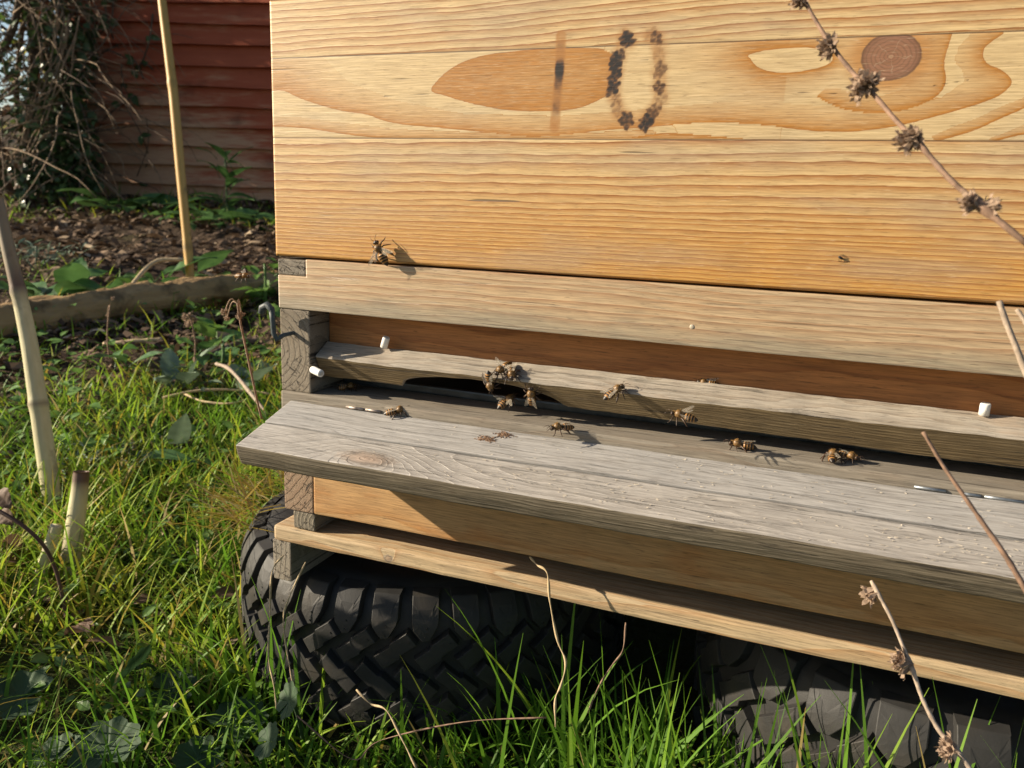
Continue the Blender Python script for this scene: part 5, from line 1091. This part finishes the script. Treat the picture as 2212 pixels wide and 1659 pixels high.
plant(395, 850, 'crinkled silvery leaf tuft at the edge of the lawn', GREYG_M, 7, .060, .030, 'ovate', .8, 0, .02, .10, 'silvery_plant', seed=13, wav=.05)
plant(530, 850, 'silvery toothed plant beside the hive post', GREYG_M, 7, .05, .03, 'ovate', .6, 0, .03, .10, 'silvery_plant', seed=15, wav=.05)
plant(80, 590, 'feathery grey-green tuft at the left edge of the bare bed', GREYG_M, 60, .05, .009, 'lance', .5, 0, .06, .0, 'feathery_plant', stem_h=.05, seed=16)
plant(210, 1010, 'fine feathery grey-green herb in the lawn beside the tall stalk', GREYG_M, 60, .026, .004, 'lance', .5, 0, .028, .0, 'feathery_plant', stem_h=.02, seed=17)
plant(383, 985, 'pale heart-shaped leaf standing up in the lawn', GREYG_M, 1, .05, .03, 'heart', 1.2, .0, .0, 0, seed=18, droop=.2)
plant(265, 1015, 'single long dark green leaf lying in the lawn', DOCK_M, 2, .07, .022, 'lance', .15, .01, .004, 0, seed=19)
plant(285, 830, 'dark green leaf bent over at the lawn edge', DOCK_M, 3, .08, .03, 'lance', .3, .01, .01, 0, seed=20)
plant(310, 960, 'crumpled dark brown dead leaf lying on the lawn', DRYL_M, 3, .045, .026, 'ovate', .1, .006, .01, 0, 'dead_leaf', seed=21, wav=.15)
plant(150, 1400, 'brown curled dead leaf in the shaded grass', DRYL_M, 1, .024, .018, 'ovate', .5, .01, .0, 0, 'dead_leaf', seed=22, wav=.15, grp='dead leaves in the lawn')
plant(205, 1290, 'orange-tinged dead leaf in the grass', YELL_M, 2, .022, .014, 'ovate', .5, .02, .005, 0, 'dead_leaf', seed=23, wav=.1, grp='dead leaves in the lawn')
plant(30, 1250, 'small yellow-green plant beside the thin stalk', YELL_M, 9, .022, .016, 'ovate', .5, .01, .015, 0, seed=24)
plant(600, 1105, 'spray of thin bright green leaves on the tyre behind the slat corner', NETTLE_M, 30, .03, .0035, 'lance', .7, .09, .02, 0, 'grass_spray', seed=26)
def round_plant(spots, label, seed):
    rp = random.Random(seed); q = G3(spots[0][0], spots[0][1]); th = thing('round_leaf_plant', q, label, 'plant', 'round-leaved plants in the shaded grass'); 
    for (px, py, h, Rpx, up) in spots:
        c = ground(px, py, h); dd = (c - Vector(CAM)).length; b = MB(); round_leaf(b, c, up, Rpx / F_PX * dd, rp, rp.uniform(.1, .3)); 
        f = Vector((c.x + rp.gauss(0, .02), c.y + .03, float(height(c.x, c.y)))); b.tube(curve_pts([f, f.lerp(c, .5) + Vector((0, 0, .012)), c - Vector(up).normalized() * .002], 4), .0013, 6); b.build('leaf', DARK_M, th, True, None, 'vein')
round_plant([(290, 1440, .040, 44, (-.75, -.1, .5)), (370, 1490, .016, 46, (.1, -.35, .9))], 'round-leaved plant with a tilted shiny leaf in the shaded grass', 1)
round_plant([(45, 1505, .016, 52, (.2, -.2, .9)), (120, 1630, .014, 42, (-.2, -.2, .9))], 'dark round-leaved plant in the lower left corner', 2)
round_plant([(510, 1560, .015, 56, (.1, -.15, .95)), (430, 1640, .018, 45, (.3, -.2, .9))], 'large flat dark round leaves close to the foot of the tyre', 3)
round_plant([(622, 1515, .06, 36, (-.5, -.7, .5)), (578, 1600, .04, 34, (-.4, -.6, .6))], 'small shiny round leaves leaning against the tyre', 4)
round_plant([(230, 1620, .03, 60, (0, -.3, .9))], 'single round leaf low in the grass at the bottom edge', 5)
